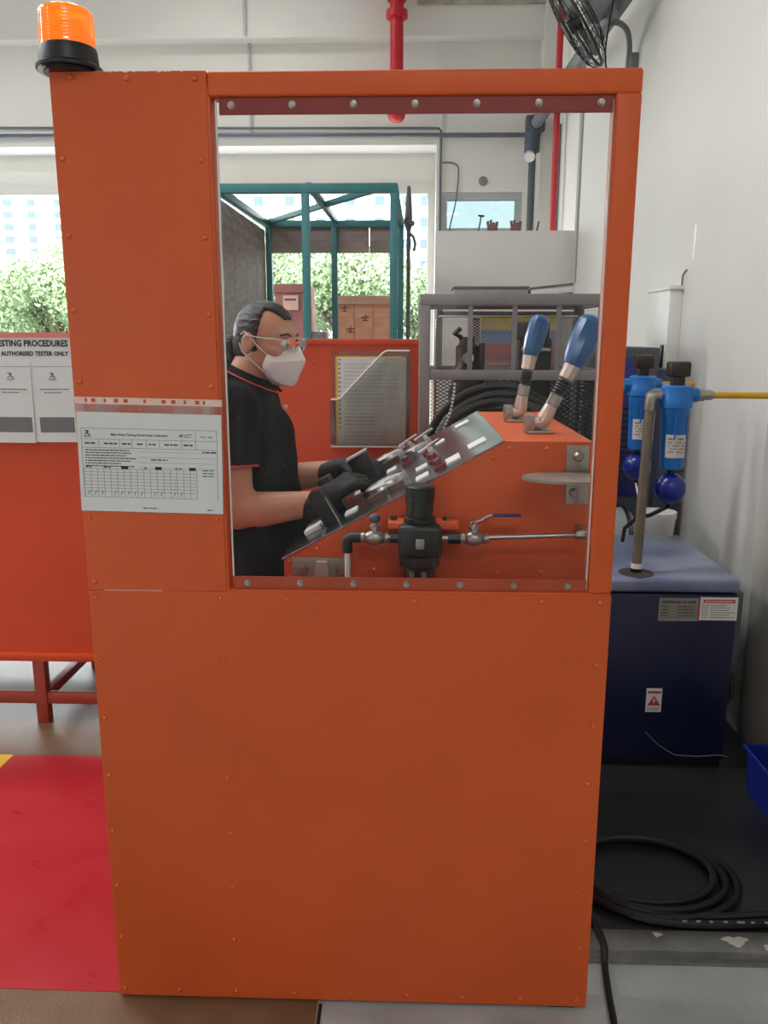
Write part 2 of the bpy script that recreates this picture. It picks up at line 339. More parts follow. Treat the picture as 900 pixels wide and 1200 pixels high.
# ---- amber beacon on top
bx_, by_, bz_ = 0.032, 0.022, SH
be = thing('warning_beacon', 'amber rotating warning beacon with black base on top of the orange screen', 'beacon', (bx_, by_, bz_))
MB().lathe((bx_, by_, bz_), (bx_, by_, bz_ + 0.006), [(0, 0.048), (1, 0.048)], 40).build('magnet_foot', BLACK, be)
cr = [(bx_ + 0.0575 * math.cos(a), by_ + 0.0575 * math.sin(a)) for a in [math.radians(150 + 9 * i) for i in range(10)]]
cr += [(bx_ + 0.045 * math.cos(a), by_ + 0.045 * math.sin(a)) for a in [math.radians(231 - 9 * i) for i in range(10)]]
MB().prism(cr, (bz_ + 0.003, bz_ + 0.0062), 'z').build('pale_crescent', mat('crescent_pale', (214, 214, 226), 0.3, var=0.05), be)  # pale crescent under the left side of the base
MB().lathe((bx_, by_, bz_ + 0.006), (bx_, by_, bz_ + 0.046), [(0, 0.061), (0.14, 0.0615), (0.24, 0.0555), (0.9, 0.0530), (1, 0.0515)], 44).build('base', BLACK, be)
pr = [(0.0, 0.0515)]
for i in range(9):
    t0 = 0.05 + i * 0.088; pr += [(t0, 0.0515 - 0.0002 * i), (t0 + 0.034, 0.0509 - 0.0002 * i), (t0 + 0.06, 0.0509 - 0.0002 * i)]
pr += [(0.88, 0.0492), (0.95, 0.0465), (0.985, 0.041), (1.0, 0.030), (1.0, 0.002)]
AMB = bpy.data.materials.new('amber_lens'); AMB.use_nodes = True
pb = AMB.node_tree.nodes['Principled BSDF']; pb.inputs['Base Color'].default_value = (*lin((255, 140, 14)), 1); pb.inputs['Roughness'].default_value = 0.12
pb.inputs['Transmission Weight'].default_value = 0.6; pb.inputs['IOR'].default_value = 1.45; pb.inputs['Coat Weight'].default_value = 0.4; pb.inputs['Emission Color'].default_value = (1.0, 0.22, 0.004, 1); pb.inputs['Emission Strength'].default_value = 0.42      # the beacon is switched on
ln = MB().lathe((bx_, by_, bz_ + 0.046), (bx_, by_, bz_ + 0.114), pr, 44).build('lens', AMB, be, sharp=60)
MB().lathe((bx_, by_, bz_ + 0.0465), (bx_, by_, bz_ + 0.088), [(0, 0.036), (0.6, 0.034), (0.62, 0.022), (1, 0.020)], 20).build('reflector', mat('reflector', (255, 214, 150), 0.3, 0.0, var=0.0), ln)

# ---- punched plastic sleeve with test form on the front
def logo(b, x, z, s, y):
    """small striding-figure mark above a line of print"""
    for (p, q, w) in [((0.1, 0.95), (0.5, 0.8), .16), ((0.45, 0.95), (0.72, 0.72), .2), ((0.6, 0.75), (0.3, 0.45), .16), ((0.3, 0.45), (0.05, 0.3), .12), ((0.4, 0.55), (0.95, 0.25), .17)]:
        b.bar((x + p[0] * s, y, z + p[1] * s), (x + q[0] * s, y, z + q[1] * s), w * s, 0.0003, (0, 1, 0))
    b.box((x - .1 * s, y - .00015, z + .05 * s), (x + 1.1 * s, y + .00015, z + .14 * s)); b.box((x, y - .00015, z - .1 * s), (x + 1.0 * s, y + .00015, z - .04 * s))
def hl(b, x0, x1, z, y, w=0.0006): b.box((x0, y - 0.00012, z - w / 2), (x1, y + 0.00012, z + w / 2))
def vl(b, x, z0, z1, y, w=0.0006): b.box((x - w / 2, y - 0.00012, z0), (x + w / 2, y + 0.00012, z1))
def words(b, x0, x1, z, y, h=0.0025, wmin=0.004, wmax=0.012, gap=0.002):
    x = x0
    while x < x1:
        w = min(random.uniform(wmin, wmax), x1 - x); b.box((x, y - 0.00012, z - h / 2), (x + w, y + 0.00012, z + h / 2)); x += w + gap
sl = thing('document_sleeve', 'test result form in a punched clear sleeve taped to the orange screen', 'document', (0.154, -0.003, 1.20))
MS = R_at((0.154, 0, 1.42), math.radians(1.1), 'Y')
holes = [0.025, 0.040, 0.064, 0.087, 0.107, 0.146, 0.185, 0.205, 0.229, 0.254, 0.268]
b = MB().box((0.002, -0.0016, 1.198), (0.305, -0.0012, 1.4235), MS); so = b.build('sleeve', SLEEVE, sl)
b = MB().box((0.004, -0.0034, 1.2), (0.303, -0.0026, 1.407), MS); pg = b.build('form_sheet', PAPER, sl)
b = MB()
xs = [0.0] + holes + [0.302]
b.box((0.002, -0.0019, 1.4235), (0.305, -0.0014, 1.4272), MS).box((0.002, -0.0019, 1.4348), (0.305, -0.0014, 1.4375), MS)
e = 0.002
for h in holes:
    w = 0.0026 if h not in (0.040, 0.087, 0.107, 0.185, 0.205, 0.254) else 0.0046
    b.box((e, -0.0019, 1.4272), (h - w, -0.0014, 1.4348), MS); e = h + w
b.box((e, -0.0019, 1.4272), (0.305, -0.0014, 1.4348), MS)
b.build('punched_strip', mat('sleeve_strip', (226, 190, 176), 0.35, var=0.08, vscale=30), sl)
b = MB(); y = -0.0037
L0, L1 = 0.012, 0.293
for z in (1.374, 1.352, 1.334): hl(b, L0, L1 if z != 1.352 else 0.292, z, y)
vl(b, L0, 1.2285, 1.374, y); vl(b, L1, 1.2285, 1.374, y); vl(b, 0.249, 1.334, 1.374, y)
for x in (0.048, 0.091, 0.117, 0.147, 0.174, 0.220): vl(b, x, 1.336, 1.352, y)
for x0, x1 in ((0.018, 0.042), (0.058, 0.086), (0.096, 0.114), (0.127, 0.140), (0.152, 0.168), (0.184, 0.214), (0.224, 0.243)): words(b, x0, x1, 1.343, y, 0.003)
for i in range(7):
    words(b, 0.018, random.uniform(0.09, 0.125), 1.329 - i * 0.0055, y, 0.0020, 0.003, 0.01, 0.0014)
    if i % 2 == 0: hl(b, 0.13, 0.29, 1.327 - i * 0.0055, y, 0.0004)
words(b, 0.263, 0.292, 1.329, y, 0.0026); words(b, 0.155, 0.19, 1.311, y, 0.0024)
for i in range(8): hl(b, 0.014, 0.250, 1.290 - i * 0.0068, y, 0.0005)
hl(b, 0.014, 0.250, 1.2305, y, 0.0005)
for i in range(18): vl(b, 0.014 + i * 0.01388, 1.2305, 1.290, y, 0.0005)
for (x0, x1) in ((0.018, 0.03), (0.055, 0.07), (0.14, 0.146), (0.205, 0.218)): words(b, x0, x1, 1.2935, y, 0.0024)
for (x0, x1) in ((0.092, 0.107), (0.163, 0.177), (0.234, 0.248)): b.box((x0, y - .0001, 1.2905), (x1, y + .0001, 1.2965))
for i in range(15):
    if i in (3, 9, 12): continue
    x = 0.020 + i * 0.01388; z = 1.235
    b.bar((x, y, z), (x + 0.004, y, z + 0.0085), 0.0011, 0.0002, (0, 1, 0)); b.bar((x + 0.004, y, z + 0.0085), (x + 0.002, y, z + 0.003), 0.0008, 0.0002, (0, 1, 0))
for i in range(4): b.bar((0.2 + 0.001 * i, y, 1.248 + i * 0.007), (0.206, y, 1.251 + i * 0.007), 0.0008, 0.0002, (0, 1, 0))
for i in range(3): words(b, 0.262, 0.285, 1.291 - i * 0.006, y, 0.0018)
words(b, 0.135, 0.165, 1.2085, y, 0.0022); words(b, 0.27, 0.283, 1.2075, y, 0.0022)
logo(b, 0.018, 1.357, 0.013, y)
for p, q in (((0.213, 1.360), (0.222, 1.366)), ((0.222, 1.366), (0.219, 1.358)), ((0.216, 1.361), (0.243, 1.366)), ((0.225, 1.359), (0.241, 1.361))): b.bar((p[0], y, p[1]), (q[0], y, q[1]), 0.0012, 0.0002, (0, 1, 0))
for bb in (text_mb('Main Hose Testing Result Data Collection', (0.073, y, 1.3595), 0.0068, width=0.118, bold=0.0001), text_mb('TRB - 00B', (0.258, y, 1.359), 0.005, width=0.026)): b.add(bb.v, bb.f)
b2 = MB(); b2.add(b.v, b.f, MS); b2.build('print', INK, pg)

# ================================================================== TEST CHAMBER (orange box behind the operator)
CY = 1.40
tcx = thing('test_chamber', 'long orange steel test chamber on a low stand behind the operator', 'test chamber', (-0.5, 1.75, 0))
b = MB(); b.box((-2.2, CY, 0.312), (0.716, CY + 0.004, 1.545))
b.build('front_panel', ORANGE2, tcx)
MB().box((0.712, CY + 0.001, 0.312), (0.7175, 2.05, 1.545)).build('end_panel', ORANGE2, tcx)
MB().box((-2.2, 2.045, 0.312), (0.716, 2.05, 1.545)).build('rear_panel', ORANGE2, tcx)
MB().box((-2.2, CY + 0.004, 0.305), (0.716, 2.05, 0.316)).build('base_plate', ORANGE2, tcx)
MB().box((-2.2, CY - 0.010, 1.53), (0.7175, CY + 0.02, 1.552), bev=0.003).build('top_rim', ORANGE2, tcx)
MB().box((-2.2, CY - 0.022, 0.282), (0.7175, CY + 0.02, 0.312), bev=0.003).build('bottom_rim', ORANGE2, tcx)
for x in (-2.1, -0.81, 0.6):
    for yy in (CY + 0.02, 2.0):
        MB().box((x - 0.024, yy - 0.02, 0.0), (x + 0.024, yy + 0.025, 0.284), bev=0.003).build('leg', mat('stand_red', (168, 62, 44), 0.5, var=0.08), tcx)
    MB().box((x - 0.018, CY + 0.04, 0.09), (x + 0.018, 1.98, 0.13), bev=0.003).build('stretcher', MATS['stand_red'], tcx)
MB().box((-2.1, CY + 0.008, 0.085), (0.6, CY + 0.033, 0.135), bev=0.003).build('stretcher', MATS['stand_red'], tcx)
MB().box((-2.1, 1.988, 0.085), (0.6, 2.015, 0.135), bev=0.003).build('stretcher', MATS['stand_red'], tcx)
rivets(tcx, [(0.66, 1.47), (0.66, 1.30), (0.33, 1.47), (-0.82, 0.45), (-0.65, 0.9)], CY)

PY = CY - 0.0105
# ---- procedures poster
po = thing('procedures_poster', 'white testing procedures notice with paper sheets on the orange chamber', 'notice', (-0.82, PY - 0.004, 1.17))
bd = MB().box((-1.15, PY - 0.006, 1.168), (-0.535, PY - 0.001, 1.572)).build('board', PAPER, po)
MB().box((-1.15, PY - 0.008, 1.556), (-0.535, PY - 0.004, 1.574)).build('red_border', mat('poster_red', (214, 122, 112), 0.6, var=0.03), po)
b = text_mb('TESTING PROCEDURES', (-0.857, PY - 0.0068, 1.524), 0.031, width=0.279, bold=0.0011); b.build('title', INK, bd)
b = text_mb('AUTHORISED TESTER ONLY', (-0.832, PY - 0.0068, 1.490), 0.022, width=0.255, bold=0.0008); b.build('title', INK, bd)
for i, x in enumerate((-0.715, -0.875, -1.035)):
    tz = 1.165 if i else 1.168
    pgm = R_at((x + 0.07, PY, 1.32), math.radians(0.8 * (i - 0.5)), 'Y')
    p = MB().box((x, PY - 0.0095, tz), (x + 0.148, PY - 0.0075, 1.462), pgm).build('page', PAPER, po)
    b = MB().box((x + 0.008, PY - 0.0101, 1.205), (x + 0.140, PY - 0.0098, 1.262), pgm); b.build('dark_band', INKG, p)
    b = MB(); logo(b, x + 0.058, 1.402, 0.026, PY - 0.0099); b2 = MB(); b2.add(b.v, b.f, pgm); b2.build('logo', INKG, p); b = MB()
    words(b, x + 0.02, x + 0.13, 1.366, PY - 0.0099, 0.004); words(b, x + 0.035, x + 0.1, 1.354, PY - 0.0099, 0.004)
    hl(b, x + 0.004, x + 0.144, 1.45, PY - 0.0099, 0.0014); b2 = MB(); b2.add(b.v, b.f, pgm); b2.build('print', INKG, p)

# ---- clear wall holder with forms
dh = thing('document_holder', 'clear acrylic wall pocket with slanted lip on the orange chamber', 'document holder', (0.54, CY - 0.02, 1.16))
RIM = mat('acrylic_edge', (222, 212, 206), 0.4, var=0.03)
MB().box((0.396, CY - 0.006, 1.16), (0.684, CY - 0.002, 1.51)).build('back_plate', PVCH, dh)
fp = [(0.396, 1.16), (0.684, 1.16), (0.684, 1.51), (0.60, 1.51), (0.585, 1.50), (0.432, 1.34), (0.420, 1.334), (0.396, 1.334)]
MB().prism(fp, (CY - 0.038, CY - 0.035)).build('front_plate', PVCH, dh)
ed = [fp[7], fp[6], fp[5], fp[4], fp[3], fp[2]]
MB().tube([V(p[0], CY - 0.037, p[1]) for p in ed], 0.0035, 8).build('lip', RIM, dh)
MB().box((0.394, CY - 0.039, 1.157), (0.686, CY - 0.002, 1.163)).build('bottom_edge', RIM, dh)
MB().box((0.683, CY - 0.039, 1.16), (0.687, CY - 0.002, 1.51)).build('side_edge', PVCH, dh)
MB().box((0.393, CY - 0.039, 1.16), (0.397, CY - 0.002, 1.334)).build('side_edge', PVCH, dh)
fo = thing('test_form_stack', 'printed test forms with a yellow folder edge inside the clear wall pocket', 'paper forms', (0.54, CY - 0.02, 1.165))
MB().box((0.412, CY - 0.020, 1.165), (0.66, CY - 0.010, 1.490)).build('folder', mat('folder_yellow', (222, 172, 50), 0.6, var=0.05), fo)
sh = MB().box((0.422, CY - 0.030, 1.166), (0.672, CY - 0.021, 1.486)).build('sheet', PAPER, fo)
b = MB(); y = CY - 0.0304
for i in range(21):
    z = 1.462 - i * 0.0138
    if i in (5, 12, 17): hl(b, 0.44, 0.665, z, y, 0.001)
    elif i in (14, 15, 16): words(b, 0.445, 0.56, z, y, 0.007, 0.003, 0.005, 0.004)
    else: words(b, 0.445, random.uniform(0.55, 0.66), z, y, 0.0022, 0.004, 0.016, 0.003)
b.build('print', mat('faded_ink', (150, 152, 158), 0.7, var=0.05), sh)
b = MB()
for i in range(16): b.box((0.4245, y - .0001, 1.475 - i * 0.0165), (0.431, y + .0001, 1.482 - i * 0.0165))
b.build('index_marks', INKG, sh)

# ================================================================== CONTROL CONSOLE
CX0, CX1, CF, CB = 0.392, 1.104, 0.20, 0.95
co = thing('control_console', 'orange control console with sloping steel panel in front of the operator', 'control console', (0.75, 0.575, 0))
bd = MB().prism([(CX0, 0.55), (CX1, 0.55), (CX1, 1.328), (0.905, 1.328), (CX0, 1.045)], (CF, CB)).build('body', ORANGE, co)
for x in (CX0 + 0.03, CX1 - 0.03):
    for yy in (CF + 0.03, CB - 0.03): MB().box((x - 0.025, yy - 0.025, 0.0), (x + 0.025, yy + 0.025, 0.552), bev=0.003).build('leg', ORANGE, co)
rivets(bd, [(0.47, 1.07), (0.60, 1.135), (0.735, 1.205), (0.88, 1.29), (0.915, 1.312), (1.00, 1.312), (1.09, 1.312), (0.605, 1.02), (0.895, 1.018), (1.0, 1.018), (0.405, 1.04), (0.405, 1.0)], CF)
P0 = V(CX0, 0, 1.045); DS = V(0.513, 0, 0.283).normalized(); NS = V(-DS.z, 0, DS.x)
MSL = Matrix(((DS.x, 0, NS.x, P0.x), (0, 1, 0, 0), (DS.z, 0, NS.z, P0.z), (0, 0, 0, 1)))      # (s, y, h) -> world
LS = 0.5859
pl = MB().box((-0.004, CF - 0.003, 0.0), (LS, CB + 0.002, 0.004), MSL, bev=0.0008, seg=1).build('sloping_panel', PLATE, co)
LABW = mat('label_white', (228, 228, 224), 0.5, var=0.03); BRN = mat('label_brown', (96, 66, 50), 0.5, var=0.3, vscale=60)
def lab(s, y, w, d, h=0.0035, m=None, nm='label_plate', z0=0.004): return MB().box((s - w / 2, y - d / 2, z0), (s + w / 2, y + d / 2, z0 + h), MSL).build(nm, m or LABW, pl)
for (s, y, w, d) in ((0.176, 0.332, 0.034, 0.05), (0.181, 0.567, 0.026, 0.06), (0.177, 0.745, 0.026, 0.055), (0.179, 0.86, 0.028, 0.045), (0.521, 0.83, 0.045, 0.06),
                     (0.529, 0.344, 0.048, 0.07), (0.460, 0.301, 0.038, 0.075), (0.376, 0.423, 0.032, 0.05), (0.376, 0.285, 0.034, 0.05), (0.282, 0.66, 0.03, 0.06), (0.44, 0.70, 0.03, 0.05)): lab(s, y, w, d)
MB().box((0.045, 0.32, 0.004), (0.092, 0.42, 0.016), MSL @ Matrix.Rotation(0.0, 4, 'X'), bev=0.002).build('label_plate', LABW, pl)
GFACE = mat('gauge_face', (224, 224, 216), 0.4, var=0.03)
for (s, y, r) in ((0.28, 0.385, 0.058), (0.27, 0.875, 0.055), (0.37, 0.72, 0.04)):
    c0 = MSL @ V(s, y, 0.004); c1 = MSL @ V(s, y, 0.026)
    g = MB().lathe(c0, c1, [(0, r), (0.75, r), (1.0, r * 0.96), (1.0, r * 0.88), (0.8, r * 0.86)], 36).build('gauge', STEEL, pl)
    MB().lathe(MSL @ V(s, y, 0.0215), MSL @ V(s, y, 0.0222), [(0, r * 0.86), (1, r * 0.86)], 32).build('gauge_face', GFACE, g)
    MB().box((s - 0.003, y - 0.002, 0.0225), (s + r * 0.6, y + 0.002, 0.0235), MSL).build('needle', INK, g)
for (s, y) in ((0.252, 0.303), (0.306, 0.310), (0.245, 0.795), (0.285, 0.80)): lab(s, y, 0.044, 0.018, 0.014, BRN, 'engraved_plate')
for (s, y, a) in ((0.40, 0.84, 0.3), (0.41, 0.53, 0.3), (0.345, 0.90, 0.2)):
    k = MB().lathe(MSL @ V(s, y, 0.004), MSL @ V(s, y, 0.03), [(0, 0.016), (0.5, 0.016), (0.55, 0.011), (1, 0.010)], 18).build('toggle_switch', CHROME, pl)
    MB().bar(MSL @ V(s - 0.03, y - 0.01, 0.030), MSL @ V(s + 0.035, y + 0.015, 0.034), 0.012, 0.008, (0, 0, 1), bev=0.002).build('toggle_lever', CHROME, k)
REDK = mat('knob_maroon', (112, 40, 40), 0.4, var=0.15, vscale=20)
for (s, y) in ((0.415, 0.416), (0.425, 0.285), (0.40, 0.62), (0.335, 0.62)):
    k = MB().lathe(MSL @ V(s, y, 0.004), MSL @ V(s, y, 0.028), [(0, 0.018), (0.3, 0.018), (0.35, 0.012), (0.9, 0.011), (1, 0.008)], 16).build('push_knob', REDK, pl)
for i, (s0, s1, y0, y1, h) in enumerate(((0.106, 0.143, 0.285, 0.345, 0.096), (0.112, 0.148, 0.45, 0.51, 0.098))):
    lv = MB().box((s0, y0, 0.004), (s1, y1, h), MSL, bev=0.004).build('lever_block', BLACK, pl)
    MB().box((s1 - 0.001, y0 - 0.001, 0.004), (s1 + 0.002, y0 + 0.012, h * 0.75), MSL).build('steel_edge', ZINC, lv)
MB().box((0.105, 0.21, 0.004), (0.112, 0.30, 0.006), MSL).build('scribed_strip', ZINC, pl)
# mounting bracket low on the near side
br = MB().box((0.412, CF - 0.006, 0.995), (0.552, CF, 1.05), bev=0.001).build('mounting_bracket', mat('bracket_grey', (150, 144, 138), 0.45, 0.3, var=0.1), co)
MB().prism([(0.462, 0.99), (0.505, 0.99), (0.497, 1.046), (0.472, 1.046)], (CF - 0.030, CF - 0.004)).build('bracket_rib', mat('rib_grey', (178, 172, 164), 0.4, 0.3, var=0.1), br)
for x in (0.438, 0.527): MB().lathe((x, CF - 0.006, 1.022), (x, CF - 0.017, 1.022), [(0, 0.013), (0.25, 0.013), (0.3, 0.0095), (1, 0.009)], 6).build('hex_bolt', ZINC, br)
# round bracket shelf
pts = [(1.103, 0.062), (1.103, 0.198)] + [(1.045 + 0.108 * math.cos(a), 0.130 + 0.068 * math.sin(a)) for a in [PI / 2 + PI * i / 18 for i in range(19)]]
shf = MB().prism(pts, (1.253, 1.259), 'z').build('round_shelf', mat('shelf_plate', (150, 140, 128), 0.5, 0.4, var=0.15, vscale=12), co)
for i in range(4): MB().bar((0.985 + i * 0.025, 0.165, 1.2594), (1.02 + i * 0.025, 0.095, 1.2594), 0.004, 0.001).build('tread_bar', ZINC, shf)
MB().box((1.045, CF - 0.007, 1.26), (1.096, CF, 1.320), bev=0.001).build('shelf_bracket', ZINC, shf)
MB().lathe((1.071, CF - 0.007, 1.295), (1.071, CF - 0.016, 1.295), [(0, 0.013), (0.3, 0.012), (1, 0.007)], 12).build('hex_bolt', ZINC, shf)
MB().box((1.047, CF - 0.012, 1.185), (1.098, CF, 1.252), bev=0.001).build('shelf_bracket', ZINC, shf)
MB().lathe((1.063, CF - 0.012, 1.213), (1.063, CF - 0.022, 1.213), [(0, 0.011), (0.3, 0.010), (1, 0.007)], 12).build('hex_bolt', ZINC, shf)

# ---- regulator and valve line on the near side of the console
RY, RZ = 0.145, 1.113
rg = thing('air_regulator_line', 'black air regulator with ball valves and pipe along the console side', 'air regulator', (0.712, RY, 1.0))
bd = MB().box((0.664, RY - 0.045, 1.075), (0.762, RY + 0.045, 1.150), bev=0.012, seg=3).build('regulator_body', BLACK, rg)
MB().lathe((0.712, RY, 1.148), (0.712, RY, 1.236), [(0, 0.034), (0.1, 0.036), (0.16, 0.036), (0.18, 0.030), (0.55, 0.030), (0.58, 0.033), (0.96, 0.033), (1.0, 0.029)], 28).build('regulator_knob', BLACK, rg)
MB().lathe((0.712, RY, 1.076), (0.712, RY, 0.955), [(0, 0.046), (0.2, 0.046), (0.25, 0.036), (0.9, 0.034), (1, 0.02)], 24).build('filter_bowl', BLACK, rg)
for x in (0.695, 0.722): MB().box((x - 0.006, RY - 0.041, 0.985), (x + 0.006, RY - 0.034, 1.045), bev=0.002).build('sight_slot', mat('bowl_clear', (120, 112, 100), 0.2, var=0.2), rg)
MB().box((0.703, RY - 0.049, 1.098), (0.722, RY - 0.043, 1.122), bev=0.002).build('badge', ZINC, bd)
MB().box((0.640, RY - 0.012, 1.136), (0.80, CF, 1.150), bev=0.001).build('support_bracket', ORANGE, rg)
for x in (0.652, 0.772): MB().lathe((x, RY + 0.02, 1.150), (x, RY + 0.02, 1.160), [(0, 0.010), (1, 0.009)], 6).build('hex_bolt', CHROME, rg)
def ball_valve(x0, x1, col, handle):
    L = x1 - x0
    v = MB().lathe((x0, RY, RZ), (x1, RY, RZ), [(0, 0.011), (0.16, 0.012), (0.18, 0.009), (0.25, 0.013), (0.4, 0.0175), (0.6, 0.0175), (0.75, 0.013), (0.82, 0.009), (0.84, 0.012), (1, 0.011)], 18).build('ball_valve', ZINC, rg)
    xc = (x0 + x1) / 2
    MB().lathe((xc, RY, RZ + 0.012), (xc, RY, RZ + 0.040), [(0, 0.009), (0.35, 0.009), (0.4, 0.012), (0.6, 0.012), (0.65, 0.007), (1, 0.006)], 12).build('valve_stem', ZINC, v)
    if handle == 'lever':
        MB().tube([(xc - 0.008, RY, RZ + 0.036), (xc + 0.012, RY, RZ + 0.040), (xc + 0.032, RY, RZ + 0.052), (xc + 0.045, RY, RZ + 0.055)], 0.0035, 8).build('valve_lever', CHROME, v)
        MB().bar((xc + 0.040, RY, RZ + 0.055), (xc + 0.105, RY, RZ + 0.0545), 0.014, 0.007, bev=0.003).build('lever_grip', mat('lever_blue', (42, 36, 92), 0.4), v)
    else:
        MB().sphere((xc, RY, RZ + 0.045), 0.0125, 14, 10, (1.1, 1.0, 0.9)).build('valve_knob', mat('knob_slate', (62, 74, 96), 0.4), v)
ball_valve(0.575, 0.645, None, 'knob'); ball_valve(0.803, 0.868, None, 'lever')
MB().cyl((0.640, RY, RZ), (0.668, RY, RZ), 0.0125, n=6).build('black_nipple', BLACK, rg)
MB().cyl((0.760, RY, RZ), (0.778, RY, RZ), 0.0095).build('nipple', ZINC, rg)
MB().cyl((0.776, RY, RZ), (0.805, RY, RZ), 0.0135, n=6).build('black_nipple', BLACK, rg)
MB().tube([(0.578, RY, RZ), (0.556, RY, RZ), (0.549, RY, RZ - 0.004), (0.547, RY, RZ - 0.012), (0.547, RY, RZ - 0.035)], 0.0125, 14).build('elbow', BLACK, rg)
MB().tube([(0.547, RY, RZ - 0.03), (0.547, RY, 1.03), (0.549, RY, 0.96), (0.553, RY + 0.02, 0.90)], 0.0065, 10).build('white_hose', WHITE, rg)
MB().cyl((0.862, RY, RZ + 0.002), (1.085, RY, RZ + 0.011), 0.0055, n=12).build('pipe', STEEL, rg)
MB().lathe((1.062, RY, RZ + 0.010), (1.095, RY, RZ + 0.0115), [(0, 0.008), (0.3, 0.012), (0.9, 0.012), (1, 0.008)], 6).build('end_fitting', ZINC, rg)
MB().bar((1.085, RY, RZ + 0.011), (1.085, CF, RZ + 0.011), 0.02, 0.02).build('wall_mount', ZINC, rg)

# ---- two hand valves with blue grips on the console top
def hand_valve(base, g0, g1, gr, label):
    base = V(*base); g0 = V(*g0); g1 = V(*g1); ax = (g1 - g0).normalized()
    t = thing('hand_valve', label, 'valve', base, 'blue grip valves on the console')
    e = g0 - ax * 0.14; e.z = max(e.z, base.z + 0.03)
    MB().box((base.x - 0.034, base.y - 0.026, base.z), (base.x - 0.012, base.y + 0.026, base.z + 0.046), bev=0.003).build('clamp', ZINC, t)
    MB().box((base.x - 0.03, base.y - 0.03, base.z), (base.x + 0.035, base.y + 0.03, base.z + 0.008), bev=0.002).build('base_flange', ZINC, t)
    p1 = V(base.x + 0.010, base.y, base.z + 0.026)
    MB().tube([(base.x - 0.02, base.y, base.z + 0.024), p1 - V(0.008, 0, 0.002), p1, p1 + (g0 - p1) * 0.08, p1 + (g0 - p1) * 0.3], 0.016, 12, radii=[0.012, 0.016, 0.018, 0.019, 0.016]).build('body', mat('valve_cast', (196, 176, 164), 0.4, 0.6, var=0.1, vscale=20), t)
    q0 = p1 + (g0 - p1) * 0.28; q1 = p1 + (g0 - p1) * 0.52; q2 = p1 + (g0 - p1) * 0.76
    MB().lathe(q0, q1, [(0, 0.012), (0.15, 0.017), (0.85, 0.017), (1, 0.012)], 6).build('hex_nut', ZINC, t)
    pr = [(0, 0.012)]
    for i in range(5): pr += [(0.02 + i * 0.2, 0.0165), (0.12 + i * 0.2, 0.0165), (0.14 + i * 0.2, 0.013)]
    MB().lathe(q1, q2, pr + [(1, 0.012)], 18).build('spring_sleeve', mat('dark_steel', (66, 70, 70), 0.35, 0.8, var=0.2, vscale=30), t)
    MB().lathe(q2, g0 + ax * 0.004, [(0, 0.014), (0.1, 0.018), (0.6, 0.019), (1, 0.021)], 8).build('collar', MATS['valve_cast'], t)
    MB().lathe(g0, g1, [(0, gr * 0.55), (0.04, gr * 0.72), (0.15, gr * 0.86), (0.40, gr), (0.72, gr), (0.88, gr * 0.92), (0.96, gr * 0.68), (1.0, gr * 0.25)], 12).build('blue_grip', GRIP, t, sharp=28)
    return t
hand_valve((1.005, 0.37, 1.328), (1.082, 0.37, 1.492), (1.128, 0.365, 1.612), 0.033, 'nearer and larger of two steel valves with blue grips on the console')
hand_valve((0.985, 0.65, 1.328), (1.018, 0.65, 1.507), (1.046, 0.65, 1.620), 0.028, 'farther upright steel valve with blue grip on the orange console top')

# ================================================================== OPERATOR
def cone(P, a, b, r1, r2, sc_=(1, 1, 1)):
    s = np.array(sc_, np.float32); a = np.array(a, np.float32); b = np.array(b, np.float32)
    ab = (b - a) * s; pa = [(P[i] - a[i]) * s[i] for i in range(3)]
    L = float((ab ** 2).sum()) + 1e-12
    t = np.clip((pa[0] * ab[0] + pa[1] * ab[1] + pa[2] * ab[2]) / L, 0, 1)
    d = np.sqrt((pa[0] - ab[0] * t) ** 2 + (pa[1] - ab[1] * t) ** 2 + (pa[2] - ab[2] * t) ** 2)
    return d - (r1 + (r2 - r1) * t)
def ell(P, c, r):
    q = [(P[i] - c[i]) / r[i] for i in range(3)]; k0 = np.sqrt(q[0] ** 2 + q[1] ** 2 + q[2] ** 2)
    g = [(P[i] - c[i]) / (r[i] * r[i]) for i in range(3)]; k1 = np.sqrt(g[0] ** 2 + g[1] ** 2 + g[2] ** 2) + 1e-9
    return k0 * (k0 - 1) / k1
def smin(a, b, k=0.02):
    h = np.clip(0.5 + 0.5 * (b - a) / k, 0, 1); return b * (1 - h) + a * h - k * h * (1 - h)
def smax(a, b, k=0.01): return -smin(-a, -b, k)
def grid(xs, ys, zs):
    return [np.asarray(xs, np.float32)[:, None, None], np.asarray(ys, np.float32)[None, :, None], np.asarray(zs, np.float32)[None, None, :]]
